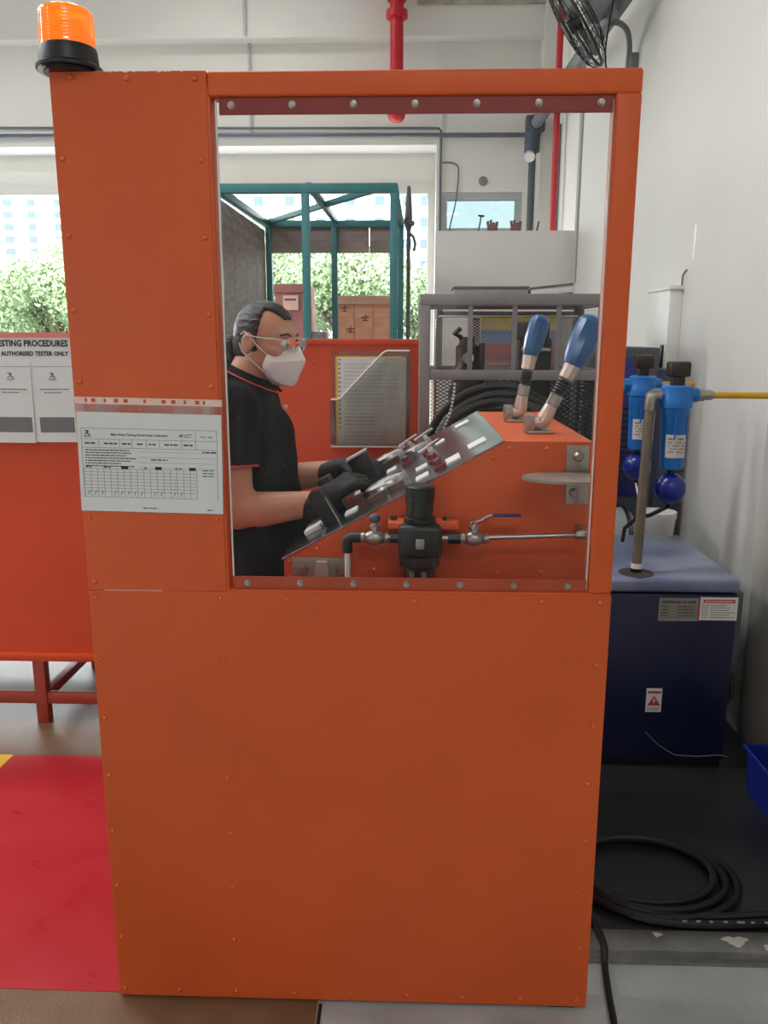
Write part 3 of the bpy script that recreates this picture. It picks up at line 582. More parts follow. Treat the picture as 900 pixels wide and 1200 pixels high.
def nets(D, xs, ys, zs):
    """surface nets on a rectilinear grid"""
    A = [np.asarray(xs), np.asarray(ys), np.asarray(zs)]; nx, ny, nz = D.shape
    S = D < 0
    cnt = np.zeros((nx - 1, ny - 1, nz - 1), np.int8)
    for i in (0, 1):
        for j in (0, 1):
            for k in (0, 1): cnt += S[i:nx - 1 + i, j:ny - 1 + j, k:nz - 1 + k]
    act = (cnt > 0) & (cnt < 8); I, J, K = np.nonzero(act); n = len(I)
    idx = -np.ones(act.shape, np.int64); idx[I, J, K] = np.arange(n)
    acc = np.zeros((n, 3)); num = np.zeros(n)
    cs = [(i, j, k) for i in (0, 1) for j in (0, 1) for k in (0, 1)]
    for a in cs:
        for b in cs:
            if sum(b) - sum(a) != 1 or any(b[q] < a[q] for q in range(3)): continue
            da = D[I + a[0], J + a[1], K + a[2]]; db = D[I + b[0], J + b[1], K + b[2]]; m = (da < 0) != (db < 0)
            t = np.where(m, da / np.where(np.abs(da - db) < 1e-12, 1, da - db), 0)
            pa = np.stack([A[0][I + a[0]], A[1][J + a[1]], A[2][K + a[2]]], 1); pb = np.stack([A[0][I + b[0]], A[1][J + b[1]], A[2][K + b[2]]], 1)
            acc += np.where(m[:, None], pa + (pb - pa) * t[:, None], 0); num += m
    v = acc / num[:, None]; F = []
    for ax in range(3):
        sl0 = [slice(None)] * 3; sl1 = [slice(None)] * 3; sl0[ax] = slice(0, -1); sl1[ax] = slice(1, None)
        cr = S[tuple(sl0)] != S[tuple(sl1)]; a, b = [q for q in range(3) if q != ax]
        c = np.stack(np.nonzero(cr), 1); dims = [nx - 1, ny - 1, nz - 1]
        ok = (c[:, a] > 0) & (c[:, b] > 0) & (c[:, a] < dims[a]) & (c[:, b] < dims[b]); c = c[ok]
        def g(da, db):
            q = c.copy(); q[:, a] -= da; q[:, b] -= db; return idx[q[:, 0], q[:, 1], q[:, 2]]
        F.append(np.stack([g(1, 1), g(0, 1), g(0, 0), g(1, 0)], 1))
    F = np.concatenate(F); F = F[(F >= 0).all(1)]
    return v, F
def sdf_obj(name, fn, xs, ys, zs, m, parent, post=None, smooth=1):
    D = fn(grid(xs, ys, zs)); D = np.broadcast_to(D, (len(xs), len(ys), len(zs)))
    v, F = nets(D, xs, ys, zs)
    for _ in range(smooth):
        s = np.zeros_like(v); c = np.zeros(len(v))
        for k in range(4):
            a, b = F[:, k], F[:, (k + 1) % 4]; np.add.at(s, a, v[b]); np.add.at(s, b, v[a]); np.add.at(c, a, 1); np.add.at(c, b, 1)
        v = v * 0.5 + 0.5 * s / np.maximum(c, 1)[:, None]
    me = mesh_of(v.tolist(), F.tolist(), name, 180)
    return link(name, me, m, parent)
def ar(a, b, d): return np.arange(a, b + d, d)

HC = V(0.290, 0.600, 1.548); HS = 0.93
Rh = Matrix.Rotation(math.radians(-18), 3, 'Z') @ Matrix.Rotation(math.radians(7), 3, 'Y')
RhT = np.array(Rh.transposed())
def H(p): return HC + Rh @ (Vector(p) * HS)
def to_head(P):
    d = [P[i] - HC[i] for i in range(3)]
    return [(RhT[r][0] * d[0] + RhT[r][1] * d[1] + RhT[r][2] * d[2]) / HS for r in range(3)]
def head_sdf(P):
    q = to_head(P)
    d = ell(q, (0.001, 0, 0.028), (0.083, 0.076, 0.080))
    d = smin(d, ell(q, (0.036, 0, -0.030), (0.056, 0.060, 0.072)), 0.02)
    for s in (-1, 1):
        d = smin(d, cone(q, (-0.002, s * 0.050, -0.050), (0.066, s * 0.013, -0.090), 0.020, 0.018), 0.02)
        d = smin(d, cone(q, (0.060, s * 0.044, -0.022), (0.045, s * 0.055, -0.012), 0.016, 0.016), 0.02)
    d = smin(d, cone(q, (0.078, -0.032, 0.026), (0.078, 0.032, 0.026), 0.012, 0.012), 0.02)
    d = smin(d, cone(q, (0.090, 0, 0.008), (0.110, 0, -0.030), 0.006, 0.0125), 0.012)
    d = smin(d, cone(q, (0.084, -0.014, -0.062), (0.084, 0.014, -0.062), 0.009, 0.009), 0.012)
    for s in (-1, 1):
        d = smax(d, -ell(q, (0.096, s * 0.032, 0.006), (0.016, 0.017, 0.012)), 0.012)
        e = ell(q, (-0.013, s * 0.079, -0.006), (0.021, 0.0085, 0.033))
        e = smax(e, -ell(q, (-0.008, s * 0.090, -0.002), (0.011, 0.008, 0.017)), 0.006)
        d = smin(d, e, 0.008)
    return d * HS
SHN, ELN, WRN = (0.228, 0.425, 1.375), (0.246, 0.385, 1.118), (0.452, 0.415, 1.138)
SHF, ELF, WRF = (0.228, 0.775, 1.375), (0.285, 0.820, 1.125), (0.470, 0.760, 1.168)
def torso(P, g=0.0):
    d = cone(P, (0.238, 0.6, 0.93), (0.248, 0.6, 1.08), 0.118 + g, 0.118 + g, (1, 0.74, 1))
    d = smin(d, cone(P, (0.262, 0.6, 1.07), (0.250, 0.6, 1.28), 0.112 + g, 0.112 + g, (1, 0.68, 1)), 0.05)
    d = smin(d, cone(P, (0.228, 0.445, 1.372), (0.228, 0.755, 1.372), 0.052 + g, 0.052 + g), 0.06)
    d = smin(d, cone(P, (0.230, 0.52, 1.402), (0.230, 0.68, 1.402), 0.034 + g, 0.034 + g), 0.05)
    return d
def arms(P, g=0.0, end=True):
    d = None
    for s, e, w in ((SHN, ELN, WRN), (SHF, ELF, WRF)):
        a = smin(cone(P, s, e, 0.049 + g, 0.040 + g), ell(P, s, (0.052 + g, 0.05 + g, 0.058 + g)), 0.03)
        if end:
            m = tuple(e[i] + (w[i] - e[i]) * 0.3 for i in range(3))
            a = smin(a, cone(P, e, w, 0.041 + g, 0.027 + g), 0.02); a = smin(a, cone(P, m, w, 0.043, 0.026), 0.02)
        d = a if d is None else np.minimum(d, a)
    return d
def legs(P, g=0.0, ez=0.08):
    d = None
    for s in (-1, 1):
        h = (0.225, 0.6 + s * 0.09, 0.90); k = (0.240, 0.6 + s * 0.105, 0.48); a = (0.200, 0.6 + s * 0.115, ez)
        q = smin(cone(P, h, k, 0.088 + g, 0.058 + g), cone(P, k, a, 0.056 + g, 0.040 + g), 0.03)
        d = q if d is None else np.minimum(d, q)
    return d
def neck(P, g=0.0): return cone(P, tuple(H((-0.022, 0, -0.055))), (0.222, 0.6, 1.41), 0.054 + g, 0.060 + g)
def body_sdf(P):
    d = smin(torso(P, -0.012), arms(P), 0.04); d = smin(d, legs(P, -0.01), 0.04)
    return smin(smin(d, neck(P), 0.04), head_sdf(P), 0.015)
pe = thing('person', 'person in black polo shirt, white mask and glasses working at the console', 'person', (0.23, 0.6, 0.0))
zs = np.concatenate([ar(0.03, 1.40, 0.010), ar(1.415, 1.70, 0.0038)])
sdf_obj('body', body_sdf, ar(0.06, 0.52, 0.006), ar(0.33, 0.87, 0.006), zs, SKIN, pe)
# polo shirt
def plane_cut(P, c, n): n = np.array(n) / np.linalg.norm(n); return (P[0] - c[0]) * n[0] + (P[1] - c[1]) * n[1] + (P[2] - c[2]) * n[2]
def shirt_sdf(P):
    t = torso(P, 0.004)
    t = smin(t, cone(P, (0.255, 0.6, 0.86), (0.26, 0.6, 1.05), 0.130, 0.122, (1, 0.74, 1)), 0.05)
    t = smin(t, neck(P, 0.006), 0.04)
    t = smax(t, plane_cut(P, (0.235, 0.6, 1.450), (0.42, 0, 1)), 0.008)
    for s, e in ((SHN, ELN), (SHF, ELF)):
        c = tuple(s[i] + (e[i] - s[i]) * 0.56 for i in range(3)); n = tuple(e[i] - s[i] for i in range(3))
        q = smin(cone(P, s, e, 0.060, 0.062), ell(P, s, (0.063, 0.06, 0.066)), 0.03)
        t = smin(t, smax(q, plane_cut(P, c, n), 0.006), 0.03)
    w = 0.0035 * np.sin(38 * P[2] + 14 * P[0]) * np.sin(9 * P[1] + 21 * P[0] - 8 * P[2])
    return smax(t + w, 0.86 - P[2], 0.008)
sh_ = sdf_obj('polo_shirt', shirt_sdf, ar(0.06, 0.44, 0.007), ar(0.32, 0.88, 0.007), ar(0.84, 1.50, 0.007), SHIRT, pe)
for s, e in ((SHN, ELN), (SHF, ELF)):
    c = V(*[s[i] + (e[i] - s[i]) * 0.555 for i in range(3)]); d = V(*[e[i] - s[i] for i in range(3)]); a, t_, d = frame(d)
    MB().tube([c + a * 0.0595 * math.cos(2 * PI * i / 28) + t_ * 0.0595 * math.sin(2 * PI * i / 28) for i in range(28)], 0.0032, 8, True).build('sleeve_piping', TRIMR, sh_)
# collar: band leaning on the neck, open at the front
def ring(z, rx, ry, dz, cx, a0=0.42, n=36, cy=0.6):
    o = []
    for i in range(n + 1):
        a = a0 + (2 * PI - 2 * a0) * i / n; o.append(V(cx + rx * math.cos(a), cy + ry * math.sin(a), z - dz * math.cos(a)))
    return o
top_r = ring(1.470, 0.066, 0.067, 0.030, 0.246); bot_r = ring(1.448, 0.088, 0.090, 0.040, 0.250)
in_r = ring(1.467, 0.062, 0.063, 0.030, 0.246); n = len(top_r)
b = MB(); vv = top_r + bot_r + in_r + ring(1.444, 0.082, 0.084, 0.040, 0.250); ff = []
for i in range(n - 1):
    ff += [(i, i + 1, n + i + 1, n + i), (i, 2 * n + i, 2 * n + i + 1, i + 1), (2 * n + i, 3 * n + i, 3 * n + i + 1, 2 * n + i + 1), (n + i, n + i + 1, 3 * n + i + 1, 3 * n + i)]
cl = b.add(vv, ff).build('collar', SHIRT, pe)
MB().tube(bot_r, 0.0022, 6).build('collar_piping', TRIMR, cl)
MB().lathe((0.345, 0.575, 1.372), (0.352, 0.573, 1.374), [(0, 0.006), (0.8, 0.0058), (1, 0.003)], 12).build('button', mat('button', (190, 190, 190), 0.3), sh_)
# trousers and shoes
def trouser_sdf(P): 
    d = smin(legs(P, 0.012, 0.06), cone(P, (0.238, 0.6, 0.90), (0.244, 0.6, 0.99), 0.124, 0.122, (1, 0.74, 1)), 0.03)
    return smax(smax(d, P[2] - 0.995, 0.006), 0.035 - P[2], 0.006)
sdf_obj('trousers', trouser_sdf, ar(0.06, 0.40, 0.009), ar(0.38, 0.82, 0.009), ar(0.0, 1.03, 0.010), TROUS, pe)
for s in (-1, 1):
    cy = 0.6 + s * 0.117
    def shoe_sdf(P, cy=cy):
        d = smin(cone(P, (0.185, cy, 0.045), (0.34, cy + s * 0.012, 0.034), 0.045, 0.038, (1, 1.05, 1)), cone(P, (0.195, cy, 0.05), (0.20, cy, 0.09), 0.045, 0.043), 0.03)
        return smax(d, 0.001 - P[2], 0.004)
    sdf_obj('shoe', shoe_sdf, ar(0.12, 0.40, 0.007), ar(cy - 0.07, cy + 0.07, 0.007), ar(-0.012, 0.15, 0.007), BLACK, pe)
# hair, swept back with a low bun
def hair_sdf(P):
    q = to_head(P)
    d = ell(q, (-0.001, 0, 0.029), (0.091, 0.0830, 0.087))
    d = smin(d, ell(q, (-0.040, 0, -0.025), (0.050, 0.060, 0.055)), 0.03)
    top = smax(0.066 - q[2] + 0.35 * (np.abs(q[1]) - 0.02).clip(0) * 3, q[0] - 0.074, 0.01)
    side = q[0] - 0.018 + 0.30 * (0.055 - q[2]).clip(0, 0.06) * 0.3
    keep = smin(top, side, 0.006)
    d = smax(d, keep, 0.006)
    low = -0.075 - q[2] + (q[0] + 0.045).clip(0, 1) * 0.70          # nape rises towards the ear
    d = smax(d, low, 0.006)
    phi = np.arctan2(q[1] + 0 * q[2], q[2] - 0.02 + 0 * q[1])
    d = d + 0.0013 * np.sin(24 * phi + 18 * q[0]) + 0.0009 * np.sin(53 * phi - 30 * q[0])
    earcut = ell([q[0], np.abs(q[1]), q[2]], (-0.013, 0.085, -0.010), (0.027, 0.022, 0.034))
    return smax(d, -earcut, 0.005) * HS
hr = sdf_obj('hair', hair_sdf, ar(0.16, 0.42, 0.0042), ar(0.49, 0.71, 0.0042), ar(1.44, 1.68, 0.0042), HAIR, pe)
def bun_sdf(P):
    q = to_head(P); d = ell(q, (-0.112, -0.004, -0.024), (0.028, 0.028, 0.030))
    return smin(d, cone(q, (-0.108, -0.01, -0.03), (-0.085, -0.026, -0.085), 0.021, 0.011), 0.02) * HS
sdf_obj('ponytail', bun_sdf, ar(0.12, 0.26, 0.004), ar(0.55, 0.71, 0.004), ar(1.42, 1.60, 0.004), HAIR, hr)
hb = H((-0.086, 0, -0.012)); hb2 = H((-0.094, 0, -0.014))
MB().lathe(hb, hb2, [(0, 0.016), (0.5, 0.021), (1, 0.016)], 14).build('hair_tie', mat('hair_tie', (52, 58, 70), 0.6), hr)
# eyes and brows
for s in (-1, 1):
    ey = MB().sphere(H((0.0785, s * 0.032, 0.004)), 0.0115, 14, 10).build('eye', WHITE, pe)
    MB().sphere(H((0.0875, s * 0.032, 0.003)), 0.0045, 10, 8).build('iris', INK, ey)
    MB().tube([H((0.090, s * 0.014, 0.026)), H((0.090, s * 0.034, 0.032)), H((0.076, s * 0.052, 0.026))], 0.003, 6).build('eyebrow', HAIR, pe)
# folded three-panel mask
def mk(rows, th=0.0015):
    b = MB(); nr = len(rows); m = len(rows[0]); vv = [H(p) for r in rows for p in r]; ff = []
    for i in range(nr - 1):
        for j in range(m - 1): ff.append((i * m + j, i * m + j + 1, (i + 1) * m + j + 1, (i + 1) * m + j))
    return b.add(vv, ff)
half = [[(0.112, 0.0, 0.002), (0.106, 0.012, -0.004), (0.086, 0.034, -0.016), (0.064, 0.053, -0.024), (0.046, 0.067, -0.030)],
        [(0.136, 0.0, -0.036), (0.130, 0.016, -0.038), (0.104, 0.042, -0.044), (0.074, 0.060, -0.048), (0.040, 0.071, -0.050)],
        [(0.134, 0.0, -0.046), (0.128, 0.016, -0.047), (0.102, 0.042, -0.052), (0.072, 0.060, -0.055), (0.036, 0.070, -0.062)],
        [(0.114, 0.0, -0.104), (0.109, 0.014, -0.104), (0.090, 0.034, -0.100), (0.068, 0.050, -0.088), (0.036, 0.065, -0.074)],
        [(0.106, 0.0, -0.116), (0.101, 0.012, -0.116), (0.084, 0.032, -0.112), (0.064, 0.047, -0.100), (0.040, 0.062, -0.080)],
        [(0.060, 0.0, -0.122), (0.058, 0.012, -0.122), (0.052, 0.028, -0.118), (0.046, 0.042, -0.106), (0.038, 0.058, -0.086)]]
rows = [[(p[0], -p[1], p[2]) for p in reversed(r[1:])] + r for r in half]
mo = mk(rows).build('face_mask', MASKW, pe, sharp=22)
md = mo.modifiers.new('t', 'SOLIDIFY'); md.thickness = 0.0018
for s in (-1, 1):
    MB().tube([H((0.047, s * 0.068, -0.031)), H((0.022, s * 0.078, -0.012)), H((-0.005, s * 0.084, 0.014)), H((-0.022, s * 0.085, 0.026)), H((-0.032, s * 0.084, 0.016))], 0.0014, 6).build('ear_loop', MASKW, mo)
    MB().tube([H((0.040, s * 0.064, -0.082)), H((0.020, s * 0.070, -0.066)), H((-0.008, s * 0.078, -0.045)), H((-0.026, s * 0.084, -0.030)), H((-0.036, s * 0.084, -0.008))], 0.0014, 6).build('ear_loop', MASKW, mo)
# safety glasses
gl = MB().tube([H((0.118, -0.004, 0.012)), H((0.118, 0.0, 0.014)), H((0.118, 0.004, 0.012))], 0.0022, 6).build('glasses_frame', mat('glasses_clear', (190, 190, 196), 0.25, var=0.02), pe)
for s in (-1, 1):
    pts = []
    for i in range(20):
        a = 2 * PI * i / 20; u = 0.031 * math.copysign(abs(math.cos(a)) ** 0.7, math.cos(a)); w = 0.019 * math.copysign(abs(math.sin(a)) ** 0.8, math.sin(a))
        yy = 0.036 + u; pts.append(H((0.117 - 0.30 * max(0, yy - 0.02) ** 1.0 - (0.004 if w < 0 else 0), s * yy, 0.004 + w)))
    MB().tube(pts, 0.0013, 6, True).build('lens_rim', MATS['glasses_clear'], gl)
    c = sum(pts, V(0, 0, 0)) / 20; b = MB().add([c] + pts, [(0, i + 1, (i + 1) % 20 + 1) for i in range(20)])
    b.build('lens', LENSG, gl)
    MB().tube([H((0.101, s * 0.066, 0.014)), H((0.085, s * 0.078, 0.016)), H((0.030, s * 0.084, 0.014)), H((-0.012, s * 0.086, 0.016)), H((-0.028, s * 0.084, 0.004))], 0.0021, 6).build('temple', MATS['glasses_clear'], gl)
# gloved hands
def hand(name, wrist, d, back, side, curls, spread=0.0, thumbdir=None):
    """d: towards fingers, back: back-of-hand normal, side: towards the thumb"""
    d = V(*d).normalized(); back = V(*back); back = (back - d * back.dot(d)).normalized(); sd = d.cross(back) 
    if sd.dot(V(*side)) < 0: sd = -sd
    w = V(*wrist); seg = []
    k0 = w + d * 0.085
    lens = [(0.040, 0.026, 0.021), (0.045, 0.029, 0.022), (0.042, 0.027, 0.022), (0.034, 0.021, 0.019)]
    for i in range(4):
        off = 0.030 - i * 0.020; p = k0 + sd * off - d * (0.004 * abs(i - 1)); ang = 0.0
        for j in range(3):
            ang += curls[j]; q = d * math.cos(ang) - back * math.sin(ang) + sd * (spread * (1.5 - i))
            e = p + q * lens[i][j]; seg.append((tuple(p), tuple(e), 0.0108 - 0.001 * j, 0.0102 - 0.001 * j)); p = e
    p = w + d * 0.028 + sd * 0.030 - back * 0.008; td = V(*thumbdir).normalized() if thumbdir else (d * 0.6 + sd * 0.6 - back * 0.5).normalized()
    e = p + td * 0.045; e2 = e + (td * 0.75 + d * 0.45 - back * 0.25).normalized() * 0.030
    seg += [(tuple(p), tuple(e), 0.0145, 0.012), (tuple(e), tuple(e2), 0.012, 0.0105)]
    def fn(P):
        r = cone(P, tuple(w - d * 0.045), tuple(w + d * 0.012), 0.036, 0.031)
        for o in (-0.026, -0.009, 0.009, 0.026):
            r = smin(r, cone(P, tuple(w + d * 0.018 + sd * o * 0.8), tuple(k0 + sd * o), 0.0155, 0.0135), 0.014)
        f = None
        for a, b_, ra, rb in seg:
            c = cone(P, a, b_, ra, rb); f = c if f is None else np.minimum(f, c)
        return smin(r, f, 0.006)
    pts = np.array([s_[0] for s_ in seg] + [s_[1] for s_ in seg] + [tuple(w - d * 0.05)]); lo = pts.min(0) - 0.05; hi = pts.max(0) + 0.05
    return sdf_obj(name, fn, ar(lo[0], hi[0], 0.0032), ar(lo[1], hi[1], 0.0032), ar(lo[2], hi[2], 0.0032), GLOVE, pe)
hand('glove', (0.468, 0.425, 1.150), (0.70, 0.35, 0.42), (-0.35, -0.45, 0.85), (0, 1, 0.2), (0.55, 0.85, 0.5))
hand('glove', (0.480, 0.757, 1.172), (0.85, -0.20, 0.30), (-0.25, 0.15, 0.95), (0, -1, 0.1), (0.5, 0.75, 0.5))
# device in the far hand
dv = thing('handset', 'small black handset with a pale top edge held in the far gloved hand', 'handset', (0.55, 0.72, 1.155))
MD = R_at((0.55, 0.70, 1.19), math.radians(-30), 'Y')
MB().box((0.522, 0.668, 1.145), (0.585, 0.70, 1.225), MD, bev=0.005).build('case', BLACK, dv)
MB().box((0.520, 0.666, 1.226), (0.587, 0.702, 1.233), MD, bev=0.002).build('pale_edge', mat('pale_edge', (196, 194, 190), 0.4, var=0.05), dv)

# ================================================================== STEEL CAGE BEHIND THE CONSOLE
GY = 2.2; GX0, GX1, GZ = 0.728, 1.60, 1.752
cg = thing('equipment_cage', 'grey steel equipment cage with bars and expanded mesh behind the console', 'cage', (1.16, 2.5, 0))
def tubebar(nm, a, b_, w=0.05, m=GREYP, par=cg, up_=(0, 0, 1)): return MB().bar(a, b_, w, w, up_, 0.003).build(nm, m, par)
GB = 2.85
for x in (GX0 + 0.025, GX1 - 0.025):
    for yy in (GY + 0.025, GB - 0.025): tubebar('post', (x, yy, 0.0), (x, yy, GZ - 0.05), up_=(0, 1, 0))
for yy in (GY + 0.025, GB - 0.025):
    tubebar('top_rail', (GX0, yy, GZ - 0.025), (GX1, yy, GZ - 0.025))
    tubebar('mid_rail', (GX0 + 0.05, yy, 1.385), (GX1 - 0.05, yy, 1.385), 0.045)
    tubebar('bottom_rail', (GX0 + 0.05, yy, 0.1), (GX1 - 0.05, yy, 0.1), 0.045)
for x in (GX0 + 0.025, GX1 - 0.025):
    tubebar('top_rail', (x, GY + 0.05, GZ - 0.025), (x, GB - 0.05, GZ - 0.025)); tubebar('mid_rail', (x, GY + 0.05, 1.385), (x, GB - 0.05, 1.385), 0.045)
tubebar('top_rail', (GX0 + 0.05, 2.63, GZ - 0.02), (GX1 - 0.05, 2.63, GZ - 0.02), 0.04)
for x in (0.962, 1.164, 1.365): MB().bar((x, GY + 0.012, 1.405), (x, GY + 0.012, 1.705), 0.022, 0.012, (0, 1, 0)).build('bar', GREYP, cg)
# inner door frame with a bright edge
for a, b_ in (((0.84, GB - 0.06, 1.40), (0.84, GB - 0.06, 1.70)), ((0.84, GB - 0.06, 1.675), (1.55, GB - 0.06, 1.675))): MB().bar(a, b_, 0.03, 0.02, (0, 1, 0)).build('inner_frame', GREYP, cg)
MB().tube([(0.815, 2.60, 0.9), (0.815, 2.60, 1.645), (0.83, 2.60, 1.66), (1.53, 2.60, 1.66)], 0.006, 8).build('bright_rod', CHROME, cg)
def mesh_panel(x0, x1, z0, z1, y, cw, ch, w, m, nm='expanded_mesh', plane='xz'):
    b = MB(); nxs = int((x1 - x0) / cw); nzs = int((z1 - z0) / ch); V_ = []; F_ = []
    def strip(p, q):
        d = (q - p).normalized(); s_ = V(-d.z, 0, d.x) * w / 2
        k = len(V_); V_.extend([p - s_, p + s_, q + s_, q - s_]); F_.append((k, k + 1, k + 2, k + 3))
        k = len(V_); o = V(0, w * 0.8, 0); V_.extend([p - s_, q - s_, q - s_ + o, p - s_ + o]); F_.append((k, k + 1, k + 2, k + 3))
    for i in range(nxs):
        for j in range(nzs):
            xa = x0 + i * cw; za = z0 + j * ch; cx = xa + cw / 2; cz = za + ch / 2
            l, r_, t, bt = V(xa, y, cz), V(xa + cw, y, cz), V(cx, y, za + ch), V(cx, y, za)
            strip(l, t); strip(t, r_); strip(r_, bt); strip(bt, l)
    if plane == 'yz':
        V_ = [V(y, p.x, p.z) if abs(p.y - y) < 1e-6 else V(y + w * 0.8, p.x, p.z) for p in V_]
    me = bpy.data.meshes.new(nm); me.from_pydata([tuple(p) for p in V_], [], F_); me.update()
    o = link(nm, me, m, cg); o['kind'] = 'stuff'; return o
PALEM = mat('pale_mesh', (228, 222, 216), 0.5, 0.0, var=0.08)
DARKM = mat('dark_mesh', (44, 48, 52), 0.5, 0.4, var=0.1)
mesh_panel(0.86, 1.54, 1.41, 1.655, GB - 0.05, 0.024, 0.015, 0.0032, PALEM)
mesh_panel(0.80, 1.55, 0.75, 1.36, GB - 0.04, 0.034, 0.020, 0.0045, DARKM)
mesh_panel(GY + 0.05, GB - 0.05, 0.75, 1.36, GX1 - 0.02, 0.034, 0.020, 0.0045, DARKM, plane='yz')
mesh_panel(1.34, 1.575, 0.75, 1.36, GY + 0.02, 0.034, 0.024, 0.0045, DARKM)

# things seen inside the cage
PBZ = 0.0
bn = thing('striped_board', 'yellow, blue and red striped board behind the cage mesh', 'board', (1.30, 3.02, PBZ))
MB().box((1.08, 2.94, PBZ), (1.58, 2.952, 1.665)).build('backing', mat('board_white', (196, 194, 190), 0.6), bn)
for (z0, z1, c) in ((1.595, 1.665, (250, 226, 90)), (1.525, 1.592, (84, 166, 230)), (1.385, 1.522, (240, 84, 104))):
    MB().box((1.07, 2.934, z0), (1.50, 2.94, z1)).build('stripe', mat('stripe_%d_%d' % (c[0], c[2]), c, 0.6, var=0.05), bn)
tag(MB().box((1.025, 2.92, PBZ), (1.065, 2.97, 1.66), bev=0.004).build('dark_upright', BLACK), 'narrow black upright beside the striped board in the cage', 'post')
pm = thing('pump_head', 'dark brown pump casting inside the left part of the cage', 'pump', (0.97, 2.45, 0.9))
DKB = mat('dark_bronze', (52, 36, 32), 0.4, 0.4, var=0.2, vscale=20)
MB().lathe((0.965, 2.45, 0.9), (0.965, 2.45, 1.56), [(0, 0.09), (0.6, 0.09), (0.66, 0.07), (0.75, 0.075), (0.8, 0.055), (0.93, 0.055), (0.95, 0.04), (1.0, 0.035)], 20).build('casting', DKB, pm)
MB().tube([(0.965, 2.45, 1.50), (0.93, 2.44, 1.56), (0.90, 2.42, 1.575), (0.93, 2.41, 1.60)], 0.012, 10).build('lever', DKB, pm)
MB().lathe((0.965, 2.38, 1.46), (0.965, 2.36, 1.46), [(0, 0.03), (1, 0.028)], 14).build('gauge', CHROME, pm)
MB().box((1.02, 2.42, 0.9), (1.05, 2.50, 1.53), bev=0.004).build('bracket', DKB, pm)
mt = thing('motor_unit', 'black motor unit with a brass fitting inside the right part of the cage', 'motor', (1.33, 2.5, 0.8))
MB().box((1.215, 2.42, 0.8), (1.375, 2.60, 1.555), bev=0.012).build('housing', BLACK, mt)
MB().box((1.20, 2.40, 1.55), (1.36, 2.58, 1.63), bev=0.01).build('terminal_box', mat('dark_grey_box', (52, 50, 48), 0.5), mt)
MB().lathe((1.25, 2.42, 1.497), (1.25, 2.37, 1.497), [(0, 0.02), (0.4, 0.021), (0.5, 0.027), (1, 0.026)], 8).build('brass_fitting', mat('brass', (200, 150, 60), 0.3, 0.9), mt)
MB().tube([(1.25, 2.385, 1.497), (1.30, 2.38, 1.50), (1.36, 2.38, 1.495)], 0.012, 10).build('pipe', ZINC, mt)
# coiled hoses hung on the cage front
for k, (cx, cz, rx, rz, yy, r) in enumerate(((1.10, 0.98, 0.345, 0.360, 2.16, 0.020), (1.12, 0.98, 0.325, 0.325, 2.12, 0.019), (1.14, 0.965, 0.315, 0.305, 2.08, 0.018), (1.09, 0.99, 0.300, 0.285, 2.05, 0.018), (1.12, 0.96, 0.29, 0.26, 2.17, 0.018))):
    pts = [V(cx + rx * math.cos(2 * PI * i / 48), yy + 0.012 * math.sin(3 * 2 * PI * i / 48 + k), cz + rz * math.sin(2 * PI * i / 48)) for i in range(48)]
    o = MB().tube(pts, r, 10, True).build('hose_loop', RUBBER)
    tag(o, 'black hydraulic hose loop in the coil on the grey cage, ' + ('outermost', 'second from outside', 'third from outside', 'fourth from outside', 'innermost')[k], 'hose', 'coiled hoses on the grey cage')
sp = thing('beaded_cable', 'pale segmented cable hanging down at the left of the hose coil', 'cable', (0.83, 2.02, 0.9))
for i in range(22):
    t = i / 21; p = V(0.885 - 0.10 * t + 0.02 * math.sin(t * 4), 2.02, 1.36 - 0.34 * t)
    q = V(0.885 - 0.10 * (t + 0.03) + 0.02 * math.sin((t + 0.03) * 4), 2.02, 1.36 - 0.34 * (t + 0.03)); MB().cyl(p, q, 0.0055, n=8).build('bead', WHITE, sp)
# flat items lying on top of the cage
fa = thing('flat_panel', 'flat grey panel with dark frame lying on top of the grey cage', 'panel', (1.09, 2.6, GZ))
MB().box((0.905, 2.60, GZ), (1.275, 2.84, GZ + 0.055), bev=0.004).build('panel', mat('panel_grey', (150, 148, 146), 0.5), fa)
MB().box((0.95, 2.594, GZ + 0.012), (1.20, 2.60, GZ + 0.02)).build('slot', BLACK, fa)
MB().box((0.90, 2.595, GZ + 0.044), (1.28, 2.845, GZ + 0.056), bev=0.002).build('rim', mat('rim_grey', (96, 94, 94), 0.5), fa)
fb = thing('white_tray', 'white shallow tray tilted beside the flat panel on the cage', 'tray', (1.40, 2.6, GZ))
Mt = R_at((1.29, 2.6, GZ), math.radians(-6), 'Y')
MB().box((1.29, 2.60, GZ + 0.004), (1.50, 2.84, GZ + 0.045), Mt, bev=0.004).build('tray', WHITE, fb)
MB().box((1.287, 2.596, GZ + 0.040), (1.503, 2.604, GZ + 0.050), Mt).build('rim', MATS['rim_grey'], fb)
MB().box((1.49, 2.62, GZ), (1.50, 2.82, GZ + 0.03)).build('prop', MATS['rim_grey'], fb)

